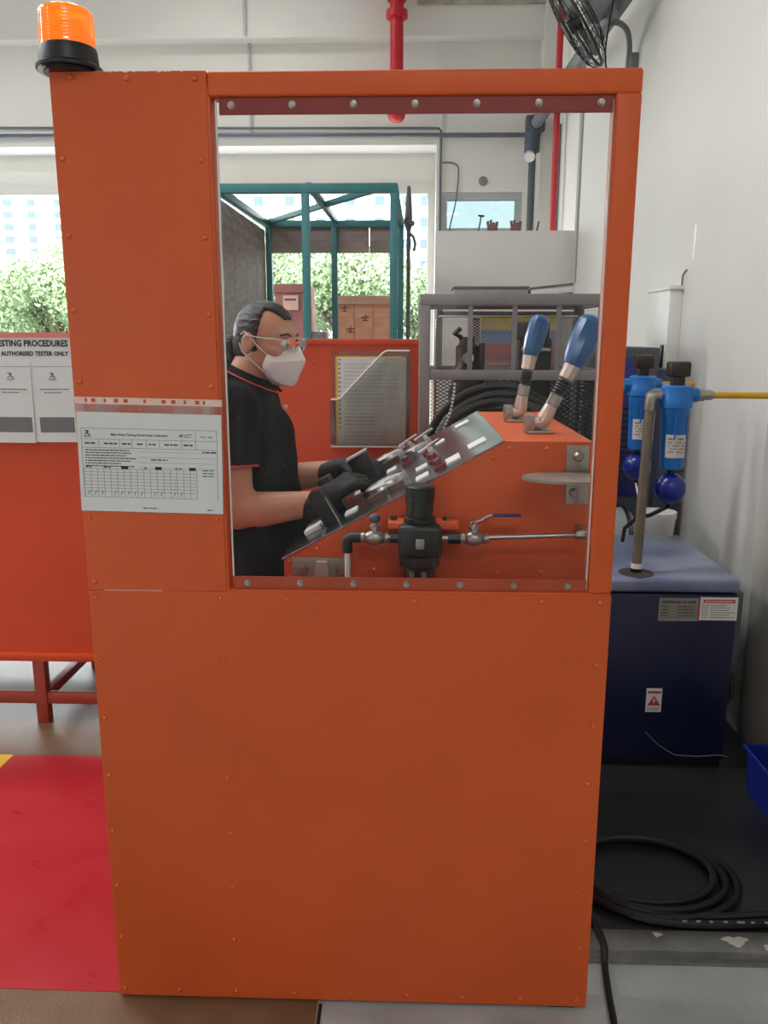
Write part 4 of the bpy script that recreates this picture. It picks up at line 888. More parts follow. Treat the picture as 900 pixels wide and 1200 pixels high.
# ================================================================== NAVY AIR DRYER
DY0, DY1, DX0, DX1, DZ, PB = 1.10, 1.76, 1.37, 1.842, 0.738, 0.022
dr = thing('air_dryer', 'navy blue cabinet air dryer with rating labels on the dark platform', 'air dryer', (1.6, 1.43, PB))
MB().box((DX0 + 0.012, DY0 + 0.012, PB), (DX1 - 0.012, DY1 - 0.012, PB + 0.03)).build('plinth', BLACK, dr)
MB().box((DX0 + 0.003, DY0 + 0.004, PB + 0.03), (DX1 - 0.003, DY1 - 0.004, 0.682), bev=0.006).build('cabinet', NAVY, dr)
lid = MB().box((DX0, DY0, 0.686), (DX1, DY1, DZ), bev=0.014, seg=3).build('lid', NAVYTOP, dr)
DF = DY0 + 0.003
p1 = MB().box((1.566, DF - 0.002, 0.584), (1.702, DF + 0.0015, 0.668)).build('rating_plate', mat('rating_grey', (150, 148, 142), 0.4, 0.3, var=0.05), dr)
b = text_mb('REFRIGERATED AIR DRYER', (1.576, DF - 0.0025, 0.650), 0.0115, width=0.116, bold=0.0004)
for i in range(4):
    for x0, x1 in ((1.572, 1.60), (1.632, 1.69)): words(b, x0, x1, 0.638 - i * 0.0115, DF - 0.0024, 0.003, 0.004, 0.012)
    hl(b, 1.57, 1.698, 0.632 - i * 0.0115, DF - 0.0024, 0.0007)
b.build('print', INK, p1)
p2 = MB().box((1.706, DF - 0.002, 0.588), (1.838, DF + 0.0015, 0.672)).build('caution_label', LABW, dr)
REDI = mat('label_red', (186, 52, 48), 0.5, var=0.03)
MB().box((1.703, DF - 0.0022, 0.585), (1.7075, DF - 0.0005, 0.673)).box((1.718, DF - 0.0026, 0.652), (1.828, DF - 0.0022, 0.664)).build('red_header', REDI, p2)
b = MB(); words(b, 1.724, 1.822, 0.658, DF - 0.0029, 0.004, 0.004, 0.01); b.build('print', LABW, p2)
b = MB()
for i in range(6): words(b, 1.714, 1.738, 0.643 - i * 0.0088, DF - 0.0024, 0.0026); words(b, 1.745, random.uniform(1.80, 1.832), 0.643 - i * 0.0088, DF - 0.0024, 0.0026)
b.build('print', INKG, p2)
p3 = MB().box((1.545, DF - 0.002, 0.238), (1.600, DF + 0.0015, 0.328)).build('warning_label', LABW, dr)
MB().box((1.549, DF - 0.0026, 0.310), (1.596, DF - 0.0022, 0.318)).prism([(1.550, 0.263), (1.596, 0.263), (1.573, 0.302)], (DF - 0.0026, DF - 0.0022)).build('red_triangle', REDI, p3)
MB().prism([(1.574, 0.297), (1.568, 0.280), (1.573, 0.281), (1.570, 0.267), (1.579, 0.285), (1.574, 0.284)], (DF - 0.003, DF - 0.0027)).build('bolt_symbol', LABW, p3)
b = MB(); words(b, 1.55, 1.595, 0.253, DF - 0.0024, 0.003); words(b, 1.55, 1.59, 0.246, DF - 0.0024, 0.003); b.build('print', INKG, p3)
MB().lathe((1.497, 1.17, DZ - 0.002), (1.497, 1.17, DZ + 0.006), [(0, 0.062), (0.6, 0.060), (1, 0.035)], 28).build('pipe_grommet', mat('grommet', (62, 58, 56), 0.6, var=0.2, vscale=20), lid)
MB().box((DX1 - 0.003, 1.2, 0.38), (DX1 + 0.055, 1.6, 0.66), bev=0.004).build('side_box', mat('grey_box', (92, 92, 96), 0.5), dr)
MB().tube([(DX1 + 0.028, 1.25, 0.385), (DX1 + 0.045, 1.22, 0.33), (DX1 + 0.045, 1.2, 0.26), (DX1 + 0.01, 1.18, 0.22), (DX1 - 0.012, 1.17, 0.20)], 0.009, 10).build('power_cable', BLACK, dr)
MB().tube([(1.55, DF - 0.004, 0.16), (1.60, DF - 0.006, 0.11), (1.66, DF - 0.006, 0.072), (1.74, DF - 0.006, 0.068), (1.82, DF - 0.006, 0.075), (1.86, DF + 0.01, 0.06)], 0.002, 6).build('thin_wire', INKG, dr)

# ---- filters with stand pipe
FLAB = mat('filter_label', (206, 202, 196), 0.5, var=0.04)
def air_filter(cx, cy, zt, label):
    t = thing('air_filter', label, 'air filter', (cx, cy, zt - 0.36), 'blue inline air filters')
    MB().lathe((cx, cy, zt), (cx, cy, zt + 0.035), [(0, 0.026), (0.7, 0.026), (1, 0.024)], 8).build('indicator_neck', BLACK, t)
    MB().box((cx - 0.035, cy - 0.03, zt + 0.03), (cx + 0.035, cy + 0.03, zt + 0.082), bev=0.008).build('indicator_cap', mat('cap_brown', (44, 32, 30), 0.4, var=0.2), t)
    MB().lathe((cx, cy, zt + 0.002), (cx, cy, zt - 0.078), [(0, 0.045), (0.08, 0.052), (0.55, 0.053), (0.6, 0.055), (0.95, 0.054), (1, 0.05)], 28).build('head', FBLUE, t)
    for s in (-1, 1): MB().cyl((cx + s * 0.04, cy, zt - 0.032), (cx + s * 0.072, cy, zt - 0.032), 0.024, n=8).build('port', FBLUE, t)
    bo = MB().lathe((cx, cy, zt - 0.076), (cx, cy, zt - 0.290), [(0, 0.048), (0.1, 0.048), (0.12, 0.0455), (0.93, 0.041), (0.98, 0.039), (1, 0.03)], 28).build('bowl', FBLUE, t)
    for i in range(6):
        a = 2 * PI * i / 6 + 0.3; MB().bar((cx + 0.046 * math.cos(a), cy + 0.046 * math.sin(a), zt - 0.088), (cx + 0.0435 * math.cos(a), cy + 0.0435 * math.sin(a), zt - 0.18), 0.006, 0.004, (math.cos(a), math.sin(a), 0)).build('rib', FBLUE, bo)
    n = 10; vv = []; ff = []
    for i in range(n + 1):
        a = -2.45 + 1.7 * i / n
        for (z, r) in ((zt - 0.245, 0.0432), (zt - 0.165, 0.0452)): vv.append((cx + r * math.cos(a), cy + r * math.sin(a), z))
    for i in range(n): ff.append((2 * i, 2 * i + 2, 2 * i + 3, 2 * i + 1))
    lb = MB().add(vv, ff).build('label', FLAB, bo)
    b = MB()
    for k in range(5):
        for i in range(n):
            if (i * 7 + k * 3) % 4 == 0 or i in (0, 9): continue
            a0 = -2.45 + 1.7 * i / n + 0.02; a1 = a0 + 0.14; r = 0.0460; z = zt - 0.182 - k * 0.011; h = 0.0035 if k else 0.006
            b.add([(cx + r * math.cos(a0), cy + r * math.sin(a0), z), (cx + r * math.cos(a1), cy + r * math.sin(a1), z), (cx + r * math.cos(a1), cy + r * math.sin(a1), z + h), (cx + r * math.cos(a0), cy + r * math.sin(a0), z + h)], [(0, 1, 2, 3)])
    b.build('print', INKG, lb)
    MB().cyl((cx, cy, zt - 0.285), (cx, cy, zt - 0.312), 0.014, n=12).build('drain_neck', BLACK, t)
    dbb = MB().sphere((cx, cy, zt - 0.358), 0.056, 26, 16).build('drain_ball', BALLB, t)
    MB().lathe((cx, cy, zt - 0.408), (cx, cy, zt - 0.424), [(0, 0.014), (0.5, 0.010), (1, 0.008)], 10).build('drain_nipple', BLACK, dbb)
    return t
air_filter(1.603, 1.20, 1.398, 'nearer blue air filter above the navy dryer with a yellow hose')
air_filter(1.60, 1.62, 1.410, 'farther blue air filter half hidden behind the grey stand pipe')
sp_ = thing('stand_pipe', 'grey galvanised stand pipe rising from the navy dryer to the filter', 'pipe', (1.5, 1.18, DZ))
GALV = mat('galvanised', (124, 116, 106), 0.45, 0.5, var=0.15, vscale=14)
MB().cyl((1.497, 1.17, DZ + 0.004), (1.512, 1.19, 1.345), 0.017, n=18).build('pipe', GALV, sp_)
MB().tube([(1.512, 1.19, 1.315), (1.512, 1.19, 1.345), (1.514, 1.191, 1.362), (1.526, 1.194, 1.368), (1.545, 1.197, 1.366)], 0.021, 14).build('elbow', ZINC, sp_)
MB().cyl((1.497, 1.17, DZ + 0.018), (1.4975, 1.171, DZ + 0.036), 0.0195, n=16).build('white_tape', WHITE, sp_)
MB().cyl((1.497, 1.17, DZ + 0.004), (1.497, 1.17, DZ + 0.018), 0.0205, n=8).build('locknut', BLACK, sp_)
yh = thing('yellow_hose', 'yellow air hose leaving the nearer blue filter towards the wall', 'hose', (1.83, 1.2, 1.36))
MB().lathe((1.668, 1.20, 1.366), (1.728, 1.20, 1.366), [(0, 0.014), (0.1, 0.021), (0.45, 0.021), (0.5, 0.016), (0.8, 0.018), (1, 0.013)], 8).build('coupling', ZINC, yh)
MB().cyl((1.722, 1.20, 1.366), (1.996, 1.20, 1.364), 0.0115, n=14).build('hose', YELLOW, yh)
tb = thing('drain_tube', 'thin clear drain tubes looping behind the stand pipe', 'tube', (1.56, 1.35, 0.75))
MB().tube([(1.56, 1.30, 1.34), (1.555, 1.29, 1.20), (1.545, 1.32, 1.06), (1.57, 1.45, 0.95), (1.60, 1.62, 0.985)], 0.004, 8).build('tube', WHITE, tb)
MB().tube([(1.60, 1.2, 0.975), (1.56, 1.26, 0.93), (1.545, 1.36, 0.90), (1.52, 1.44, 0.84), (1.53, 1.50, 0.775)], 0.008, 8).build('black_tube', BLACK, tb)
MB().cyl((1.665, 1.62, 1.378), (1.80, 1.62, 1.378), 0.012, n=12).build('brass_stub', mat('brass', (200, 150, 60), 0.3, 0.9), tb)
# louvred grey/blue unit behind, and the pale tank
un = thing('louvred_unit', 'grey and blue louvred compressor cabinet standing behind the air filters', 'compressor', (1.74, 2.6, PB))
MB().box((1.63, 2.3, PB), (1.862, 2.9, 1.512), bev=0.01).build('cabinet', mat('unit_grey', (74, 78, 86), 0.5, var=0.05), un)
fc = MB().box((1.632, 2.292, 0.80), (1.815, 2.302, 1.465), bev=0.003).build('blue_front', mat('unit_blue', (38, 44, 120), 0.4, var=0.05), un)
for i in range(13): MB().box((1.65, 2.288, 0.86 + i * 0.030), (1.76, 2.293, 0.872 + i * 0.030)).build('louvre', BLACK, fc)
MB().box((1.86, 2.32, PB), (1.95, 2.8, 1.41), bev=0.006).build('side_cabinet', mat('unit_navy_grey', (56, 60, 84), 0.5), un)
tk = thing('pale_tank', 'pale grey receiver tank with a black strap behind the navy dryer', 'tank', (1.62, 1.95, PB))
MB().lathe((1.40, 1.99, 0.62), (1.712, 1.99, 0.62), [(0, 0.05), (0.02, 0.11), (0.08, 0.165), (0.16, 0.185), (0.84, 0.185), (0.92, 0.165), (0.98, 0.11), (1, 0.05)], 30).build('shell', mat('tank_grey', (150, 160, 158), 0.4, var=0.05), tk)
for x in (1.46, 1.655): MB().box((x - 0.02, 1.86, PB), (x + 0.02, 2.12, 0.50), bev=0.004).build('leg', BLACK, tk)
MB().tube([V(1.655, 1.99 - 0.19 * math.sin(a), 0.62 + 0.19 * math.cos(a)) for a in [i * PI / 12 for i in range(13)]], 0.009, 8).build('strap', BLACK, tk)
tag(MB().lathe((1.80, 1.95, 0.45), (1.80, 1.95, 0.80), [(0, 0.05), (0.9, 0.075), (0.93, 0.08), (1, 0.08)], 22).build('white_pail', WHITE), 'white plastic pail wedged between the pale tank and the wall', 'pail')
tag(MB().box((1.73, 1.86, PB), (1.88, 2.05, 0.452), bev=0.004).build('pail_stand', BLACK), 'black box under the white pail behind the navy dryer', 'box')

# ---- floor hose coil, cable, blue crate
fh = thing('floor_hose', 'black hydraulic hose coiled on the dark platform floor', 'hose', (1.42, 0.45, PB))
pts = []
Zf = PB + 0.013
N = 150
for i in range(N + 1):
    a = -2.2 + i / N * (2 * PI * 2.6); k = i / N
    rx = 0.19 + 0.055 * k; ry = 0.135 + 0.055 * k
    pts.append(V(1.375 + 0.02 * k + rx * math.cos(a), 0.475 - 0.03 * k + ry * math.sin(a), Zf + 0.020 * (1 - k) * (0.5 + 0.5 * math.sin(a * 0.8))))
e = pts[-1]
tail = [V(1.24, 0.33, Zf), V(1.30, 0.285, Zf), V(1.38, 0.262, Zf), V(1.47, 0.255, Zf), V(1.60, 0.262, Zf), V(1.75, 0.275, Zf), V(1.97, 0.285, Zf)]
MB().tube(pts, 0.0125, 10).build('coil', RUBBER, fh)
def smoothp(p, n=6):
    o = []
    for i in range(len(p) - 1):
        p0 = p[max(i - 1, 0)]; p1_ = p[i]; p2_ = p[i + 1]; p3_ = p[min(i + 2, len(p) - 1)]
        for j in range(n):
            t = j / n; o.append(0.5 * ((2 * p1_) + (p2_ - p0) * t + (2 * p0 - 5 * p1_ + 4 * p2_ - p3_) * t * t + (3 * p1_ - p0 - 3 * p2_ + p3_) * t ** 3))
    o.append(p[-1]); return o
MB().tube(smoothp([V(1.16, 0.42, Zf), V(1.19, 0.36, Zf)] + tail), 0.0125, 10).build('tail', RUBBER, fh)
MB().tube(smoothp([V(1.17, 0.50, Zf), V(1.20, 0.40, Zf + 0.01), V(1.27, 0.315, Zf + 0.012), V(1.40, 0.282, Zf), V(1.55, 0.287, Zf), V(1.72, 0.305, Zf), V(1.97, 0.315, Zf)]), 0.0125, 10).build('tail', RUBBER, fh)
pr_ = MB()
for i in range(14):
    x = 1.42 + i * 0.036; pr_.box((x, 0.2495, Zf + 0.0115), (x + random.uniform(0.008, 0.02), 0.2565, Zf + 0.0130))
pr_.build('hose_print', mat('hose_print', (150, 150, 150), 0.6), fh)
cb = tag(MB().tube(smoothp([V(1.155, 0.42, 0.05), V(1.172, 0.32, 0.043), V(1.19, 0.23, 0.043), V(1.195, 0.165, 0.040), V(1.19, 0.13, 0.014), V(1.18, 0.05, 0.010), V(1.165, -0.10, 0.010), V(1.13, -0.35, 0.010), V(1.1, -0.7, 0.010)]), 0.0085, 10).build('floor_cable', RUBBER), 'black cable running over the kerb and along the concrete towards the viewer', 'cable')
bi = thing('blue_crate', 'blue plastic crate against the wall beside the navy dryer', 'crate', (1.92, 0.75, PB))
CRB = mat('crate_blue', (26, 40, 142), 0.45, var=0.06)
Xa, Xb, Ya, Yb_, Zt = 1.845, 1.993, 0.52, 0.94, 0.20
MB().box((Xa + 0.02, Ya + 0.02, PB), (Xb - 0.01, Yb_ - 0.02, PB + 0.008)).build('base', CRB, bi)
MB().prism([(Xa + 0.02, PB), (Xa + 0.026, PB), (Xa + 0.006, Zt), (Xa, Zt)], (Ya, Yb_)).build('side', CRB, bi)
MB().prism([(Xb - 0.012, PB), (Xb - 0.006, PB), (Xb, Zt), (Xb - 0.006, Zt)], (Ya, Yb_)).build('side', CRB, bi)
for yy in (Ya, Yb_ - 0.006): MB().prism([(Xa + 0.02, PB), (Xb - 0.008, PB), (Xb, Zt), (Xa, Zt)], (yy, yy + 0.006)).build('end', CRB, bi)
MB().box((Xa - 0.010, Ya - 0.006, Zt - 0.012), (Xa + 0.008, Yb_ + 0.006, Zt), bev=0.002).box((Xa, Yb_ - 0.008, Zt - 0.012), (Xb, Yb_ + 0.006, Zt)).box((Xa, Ya - 0.006, Zt - 0.012), (Xb, Ya + 0.008, Zt)).build('rim', CRB, bi)

# ================================================================== WALL FITTINGS
fn = thing('wall_fan', 'grey industrial wall fan with wire guard tilted down above the screen', 'fan', (1.62, 3.6, 3.25))
FC = V(1.625, 3.55, 3.325); FD = V(-0.80, 0.20, -0.55).normalized(); fa_, fb_, _ = frame(FD); FR = 0.27
DKW = mat('guard_wire', (58, 54, 52), 0.45, 0.6, var=0.1); FGR = mat('fan_grey', (120, 122, 126), 0.45, 0.4, var=0.08)
gd = MB().tube([FC + fa_ * FR * math.cos(2 * PI * i / 48) + fb_ * FR * math.sin(2 * PI * i / 48) for i in range(48)], 0.008, 8, True).build('guard', DKW, fn)
def fring(r, off, w): MB().tube([FC + FD * off + fa_ * r * math.cos(2 * PI * i / 48) + fb_ * r * math.sin(2 * PI * i / 48) for i in range(48)], w, 6, True).build('guard_ring', DKW, gd)
for r, off in ((0.262, 0.035), (0.235, 0.052), (0.20, 0.062), (0.165, 0.068), (0.13, 0.072), (0.095, 0.075), (0.262, -0.035), (0.22, -0.058), (0.17, -0.075), (0.12, -0.085)): fring(r, off, 0.0026)
for k in range(24):
    a = 2 * PI * k / 24; e1 = fa_ * math.cos(a) + fb_ * math.sin(a)
    MB().tube([FC + FD * 0.075 + e1 * 0.06, FC + FD * 0.062 + e1 * 0.20, FC + FD * 0.035 + e1 * 0.262, FC + e1 * 0.272, FC - FD * 0.035 + e1 * 0.262, FC - FD * 0.085 + e1 * 0.12], 0.0022, 5).build('guard_wire', DKW, gd)
MB().cyl(FC + FD * 0.062, FC + FD * 0.078, 0.06, n=24).build('badge', DKW, gd)
MB().cyl(FC - FD * 0.02, FC + FD * 0.045, 0.038, n=20).build('hub', DKW, fn)
for k in range(3):
    a = 2 * PI * k / 3 + 0.4; rows = []; b = MB()
    for i in range(6):
        r = 0.035 + 0.036 * i; wd_ = 0.34 + 0.10 * math.sin(i / 5 * PI)
        for j in range(5):
            an = a + wd_ * (j / 4 - 0.5) * 2; b.v.append(tuple(FC + (fa_ * math.cos(an) + fb_ * math.sin(an)) * r + FD * (0.03 * (j / 4 - 0.5) * 1.4)))
    for i in range(5):
        for j in range(4): b.f.append((i * 5 + j, i * 5 + j + 1, i * 5 + 6 + j, i * 5 + 5 + j))
    o = b.build('blade', FGR, fn); q = o.modifiers.new('t', 'SOLIDIFY'); q.thickness = 0.004
mot = MB().lathe(FC - FD * 0.06, FC - FD * 0.27, [(0, 0.055), (0.1, 0.078), (0.75, 0.08), (0.9, 0.07), (1, 0.045)], 26).build('motor', FGR, fn)
pv = FC - FD * 0.17 + V(0.05, 0, -0.11)
MB().bar(FC - FD * 0.17, pv, 0.05, 0.04, bev=0.004).build('yoke', FGR, fn)
wy = 3.84
MB().tube(smoothp([pv, V(1.88, 3.60, 3.335), V(1.95, 3.70, 3.325), V(1.99, 3.79, 3.27), V(2.0, wy, 3.18), V(2.0, wy, 2.98)]), 0.017, 12).build('bracket_arm', FGR, fn)
MB().box((2.0, wy - 0.05, 3.02), (2.05, wy + 0.05, 3.24), bev=0.003).build('wall_plate', GREYP, fn)
MB().tube(smoothp([FC - FD * 0.2 + V(0.02, -0.08, 0), V(1.79, 3.52, 3.17), V(1.82, 3.54, 3.03), V(1.87, 3.6, 2.96), V(1.93, 3.7, 2.985), V(2.0, 3.78, 3.03)]), 0.005, 8).build('power_cord', BLACK, fn)
tag(MB().box((1.985, 3.70, 2.90), (2.05, 3.78, 3.02), bev=0.004).build('fan_switch_box', mat('ivory_box', (196, 192, 170), 0.5)), 'small ivory switch box on the wall below the fan bracket', 'switch box')

pipes = []
def pipe(nm, label, pts, r, m, n=12): return tag(MB().tube(pts, r, n).build(nm, m), label, 'pipe')
pipe('wall_duct_pipe', 'thick grey pipe running along the right wall high up to the back corner', [(1.86, 3.3, 3.415), (1.86, 6.75, 3.54)], 0.055, FGR, 16)
el = thing('pipe_elbow', 'dark slate elbow and bracket at the end of the thick grey wall pipe', 'pipe elbow', (1.88, 6.85, 3.4))
SLATE = mat('slate_paint', (62, 74, 92), 0.45)
MB().tube([(1.86, 6.70, 3.54), (1.86, 6.78, 3.53), (1.85, 6.82, 3.50), (1.84, 6.83, 3.43), (1.84, 6.83, 3.30)], 0.075, 16).build('elbow', SLATE, el)
MB().box((1.77, 6.76, 3.48), (1.95, 6.86, 3.62), bev=0.01).build('bracket', SLATE, el)
MB().lathe((1.80, 6.72, 3.27), (1.80, 6.66, 3.22), [(0, 0.02), (0.4, 0.045), (1, 0.05)], 14).build('floodlight', WHITE, el)
pipe('down_pipe', 'dark grey pipe dropping down the back corner beside the small window', [(1.845, 6.82, 3.30), (1.845, 6.82, 2.4)], 0.034, mat('dark_pipe', (70, 80, 84), 0.5))
pipe('red_riser', 'thin red fire pipe rising in front of the right back corner', [(1.965, 6.2, 2.3), (1.965, 6.2, 5.4)], 0.028, REDPIPE)
rp_ = thing('fire_pipe', 'red fire main with bolted flange hanging in front of the back wall', 'pipe', (0.535, 6.7, 3.6))
MB().cyl((0.535, 6.7, 3.62), (0.535, 6.7, 5.4), 0.062, n=22).build('pipe', REDPIPE, rp_)
MB().lathe((0.535, 6.7, 4.44), (0.535, 6.7, 4.50), [(0, 0.10), (1, 0.10)], 24).build('flange', REDPIPE, rp_)
MB().lathe((0.535, 6.7, 4.58), (0.535, 6.7, 4.86), [(0, 0.085), (0.2, 0.10), (0.7, 0.115), (1, 0.10)], 24).build('valve_body', REDPIPE, rp_)
MB().sphere((0.535, 6.7, 3.62), 0.085, 18, 12).build('end_cap', REDPIPE, rp_)
for s in (-1, 1): MB().box((0.535 + s * 0.10 - 0.03, 6.66, 4.62), (0.535 + s * 0.10 + 0.03, 6.74, 4.80), bev=0.01).build('lug', REDPIPE, rp_)
COND = mat('conduit_grey', (92, 100, 108), 0.4, 0.3)
pipe('conduit_run', 'upper thin grey conduit along the back wall below the beam', [(-6.9, 7.067, 3.625), (0.95, 7.067, 3.575), (0.97, 7.067, 3.55), (0.97, 7.067, 1.6)], 0.012, COND, 8)
pipe('conduit_run', 'lower thicker grey conduit along the back wall', [(-6.9, 7.03, 3.53), (1.85, 7.03, 3.50)], 0.022, COND, 10)
tag(MB().tube(smoothp([V(0.99, 7.08, 3.26), V(1.10, 7.07, 3.25), V(1.15, 7.07, 3.18), V(1.13, 7.07, 2.9), V(1.07, 7.07, 2.62), V(1.06, 7.07, 2.45)]), 0.008, 6).build('loose_cable', COND), 'loose thin cable looping down past the small window', 'cable')
tag(MB().lathe((1.40, 7.10, 3.085), (1.40, 7.07, 3.085), [(0, 0.045), (0.6, 0.045), (1, 0.03)], 18).build('wall_vent_cap', GREYP), 'round grey cap on the wall above the small window', 'cap')
pipe('wall_conduit', 'slim white conduit running up the right wall near the partition', [(2.035, 5.42, 2.0), (2.035, 5.42, 5.3)], 0.016, mat('conduit_white', (186, 186, 182), 0.5), 8)
pipe('wall_conduit', 'slim grey conduit on the right wall beyond the partition', [(2.03, 6.4, 2.3), (2.03, 6.4, 3.45)], 0.014, COND, 8)
tag(MB().tube([(-0.92, 7.08, 3.5), (-0.92, 7.08, 4.36)], 0.014, 8).tube([(-0.92, 6.90, 4.37), (-0.92, 6.90, 5.35)], 0.014, 8).build('beam_conduit', mat('conduit_white', (186, 186, 182), 0.5)), 'white conduit dropping over the white beams left of the fire pipe', 'pipe')
wbx = thing('wall_panel_box', 'slim white electrical cabinet on the right wall above the filters', 'electrical box', (2.0, 2.75, 1.0))
MB().box((1.985, 2.62, 1.0), (2.05, 3.0, 1.80), bev=0.004).build('case', WHITE, wbx)
MB().box((1.978, 2.605, 1.795), (2.05, 3.01, 1.812)).build('cap', WHITE, wbx)
MB().box((1.975, 2.66, 1.40), (1.985, 2.70, 1.52), bev=0.002).build('latch', BLACK, wbx)
MB().tube([(2.04, 2.62, 1.80), (2.035, 2.60, 1.86), (2.045, 2.58, 1.885)], 0.005, 6).build('wire', GREYP, wbx)
tag(MB().box((2.046, 2.485, 1.93), (2.051, 2.507, 2.09)).build('wall_strip', mat('bright_strip', (250, 250, 248), 0.4)), 'short bright white strip stuck upright on the right wall', 'strip')
# things on the partition ledge
for k, (x, s, lb_) in enumerate(((1.36, 0.0, 'brown worn work glove standing on the partition ledge, left of two'), (1.555, 0.3, 'brown worn work glove standing on the partition ledge, right of two'))):
    g = thing('work_glove', lb_, 'glove', (x, 5.54, 2.42), 'gloves on the partition ledge')
    GLB = mat('worn_brown', (128, 96, 90), 0.8, var=0.15, vscale=20)
    MB().box((x - 0.045, 5.52, 2.42), (x + 0.045, 5.56, 2.475), bev=0.012).build('palm', GLB, g)
    for i in range(4): MB().tube([(x - 0.036 + i * 0.024, 5.54, 2.465), (x - 0.040 + i * 0.026, 5.54, 2.50 + 0.012 * math.sin(i * 2 + s))], 0.0115, 8).build('finger', GLB, g)
tag(MB().tube([(1.245, 5.54, 2.42), (1.265, 5.54, 2.54), (1.255, 5.54, 2.545)], 0.007, 6).bar((1.24, 5.54, 2.545), (1.29, 5.54, 2.54), 0.014, 0.014).build('hammer', DKB), 'small hammer standing upright on the partition ledge', 'hammer')
tag(MB().tube([(1.73, 5.54, 2.42), (1.745, 5.54, 2.50)], 0.008, 6).build('chisel', DKB), 'short dark stick on the partition ledge below the small window', 'tool')
for nm, a, c in (('lever_rod', (1.86, 2.42, 1.90), (1.93, 2.50, 2.0)),): pass

# ================================================================== TEAL STALL WITH PLYWOOD, CRATES
st = thing('teal_frame_stall', 'teal angle-iron stall with weathered plywood sides near the doorway', 'stall', (0.1, 4.1, 0))
SX0, SX1, SY0, SY1, SZ = -0.44, 0.585, 3.3, 4.9, 2.41
def tb_(nm, a, b_, w=0.045, up_=(0, 1, 0)): return MB().bar(a, b_, w, w, up_, 0.002).build(nm, TEAL, st)
for x in (SX0, 0.075, SX1):
    tb_('post', (x, SY0, 0), (x, SY0, SZ - 0.02)); tb_('post', (x + (0.02 if x != SX0 else 0.03), SY1, 0), (x + (0.02 if x != SX0 else 0.03), SY1, SZ - 0.02))
tb_('rail', (SX0 - 0.02, SY0, SZ - 0.02), (SX1 + 0.02, SY0, SZ - 0.02), 0.05, (0, 0, 1)); tb_('rail', (SX0, SY1, SZ - 0.01), (SX1 + 0.04, SY1, SZ - 0.01), 0.05, (0, 0, 1))
for x in (SX0, SX1): tb_('rail', (x, SY0 + 0.02, SZ - 0.02), (x + 0.02, SY1 - 0.02, SZ - 0.01), 0.045, (0, 0, 1))
tb_('brace', (SX0 + 0.05, SY1 - 0.05, SZ), (SX1 - 0.05, SY0 + 0.05, SZ), 0.035, (0, 0, 1)); tb_('brace', (0.09, SY0 + 0.05, SZ + 0.005), (0.11, SY1 - 0.05, SZ + 0.005), 0.035, (0, 0, 1))
for i in range(4):
    y0 = SY0 + 0.04 + i * 0.385; MB().box((SX0 - 0.012, y0, 0.1), (SX0 + 0.004, y0 + 0.38, SZ - 0.06)).build('plywood_board', PLY, st)
for i in range(4):
    x0 = SX0 + 0.05 + i * 0.252; MB().box((x0, SY1 + 0.02, 2.19), (x0 + 0.247, SY1 + 0.034, 2.385)).build('plywood_board', PLY, st)
gp = thing('hanging_pole', 'dark pole with a hook hanging at the right end of the teal stall', 'pole', (0.645, 4.7, 0))
MB().lathe((0.665, 4.6, 0.0), (0.665, 4.6, 2.62), [(0, 0.016), (0.88, 0.016), (0.90, 0.03), (0.95, 0.026), (1, 0.012)], 10).build('pole', mat('pole_grey', (86, 84, 88), 0.5), gp)
MB().tube([(0.665, 4.6, 2.30), (0.70, 4.58, 2.27), (0.715, 4.58, 2.22), (0.705, 4.58, 2.17)], 0.012, 8).build('hook', MATS['pole_grey'], gp)
MB().tube([(0.70, 4.58, 2.36), (0.64, 4.54, 2.37)], 0.02, 8).build('knob', MATS['pole_grey'], gp)
def crate(nm, label, x0, x1, y0, y1, zt, m, cap, n):
    t = thing(nm, label, 'crate', ((x0 + x1) / 2, (y0 + y1) / 2, 0)); w = (x1 - x0) / n
    MB().box((x0 + 0.012, y0 + 0.014, 0.02), (x1 - 0.012, y1 - 0.014, zt - 0.005)).build('core', CRATED, t)
    for i in range(n):
        MB().box((x0 + i * w + 0.002, y0, 0.02), (x0 + (i + 1) * w - 0.002, y0 + 0.014, zt - 0.06)).build('board', m, t)
        MB().box((x0 + i * w + 0.002, y0 + 0.014, zt - 0.012), (x0 + (i + 1) * w - 0.002, y1, zt)).build('board', m, t)
    for s in (x0 - 0.002, x1 - 0.012): MB().box((s, y0 + 0.014, 0.02), (s + 0.014, y1, zt - 0.005)).build('board', m, t)
    MB().box((x0 - 0.015, y0 - 0.018, zt - 0.065), (x1 + 0.015, y0, zt + 0.004)).build('batten', cap, t)
    MB().box((x0 - 0.015, y0 - 0.018, 0.0), (x1 + 0.015, y0, 0.07)).build('batten', cap, t)
    return t
c1 = crate('plywood_crate', 'pale orange plywood crate with dark marks outside the teal stall', 0.03, 0.52, 5.7, 6.3, 1.90, CRATEW, mat('crate_pale', (206, 160, 140), 0.7), 3)
b = MB()
for (x, z) in ((0.10, 1.80), (0.28, 1.72), (0.15, 1.62)):
    b.bar((x - 0.03, 5.698, z), (x + 0.04, 5.698, z + 0.008), 0.008, 0.002, (0, 1, 0)); b.bar((x + 0.005, 5.698, z - 0.03), (x + 0.01, 5.698, z + 0.03), 0.007, 0.002, (0, 1, 0)); b.bar((x - 0.02, 5.698, z - 0.02), (x + 0.03, 5.698, z - 0.022), 0.006, 0.002, (0, 1, 0))
b.build('stencil_marks', INK, c1)
c2 = crate('brown_crate', 'brown wooden crate with a pink label beyond the teal stall', -0.47, -0.19, 5.5, 6.0, 1.99, CRATED, CRATED, 2)
lp_ = MB().box((-0.40, 5.478, 1.78), (-0.27, 5.482, 1.90)).build('label', mat('pink_label', (236, 190, 178), 0.6), c2)
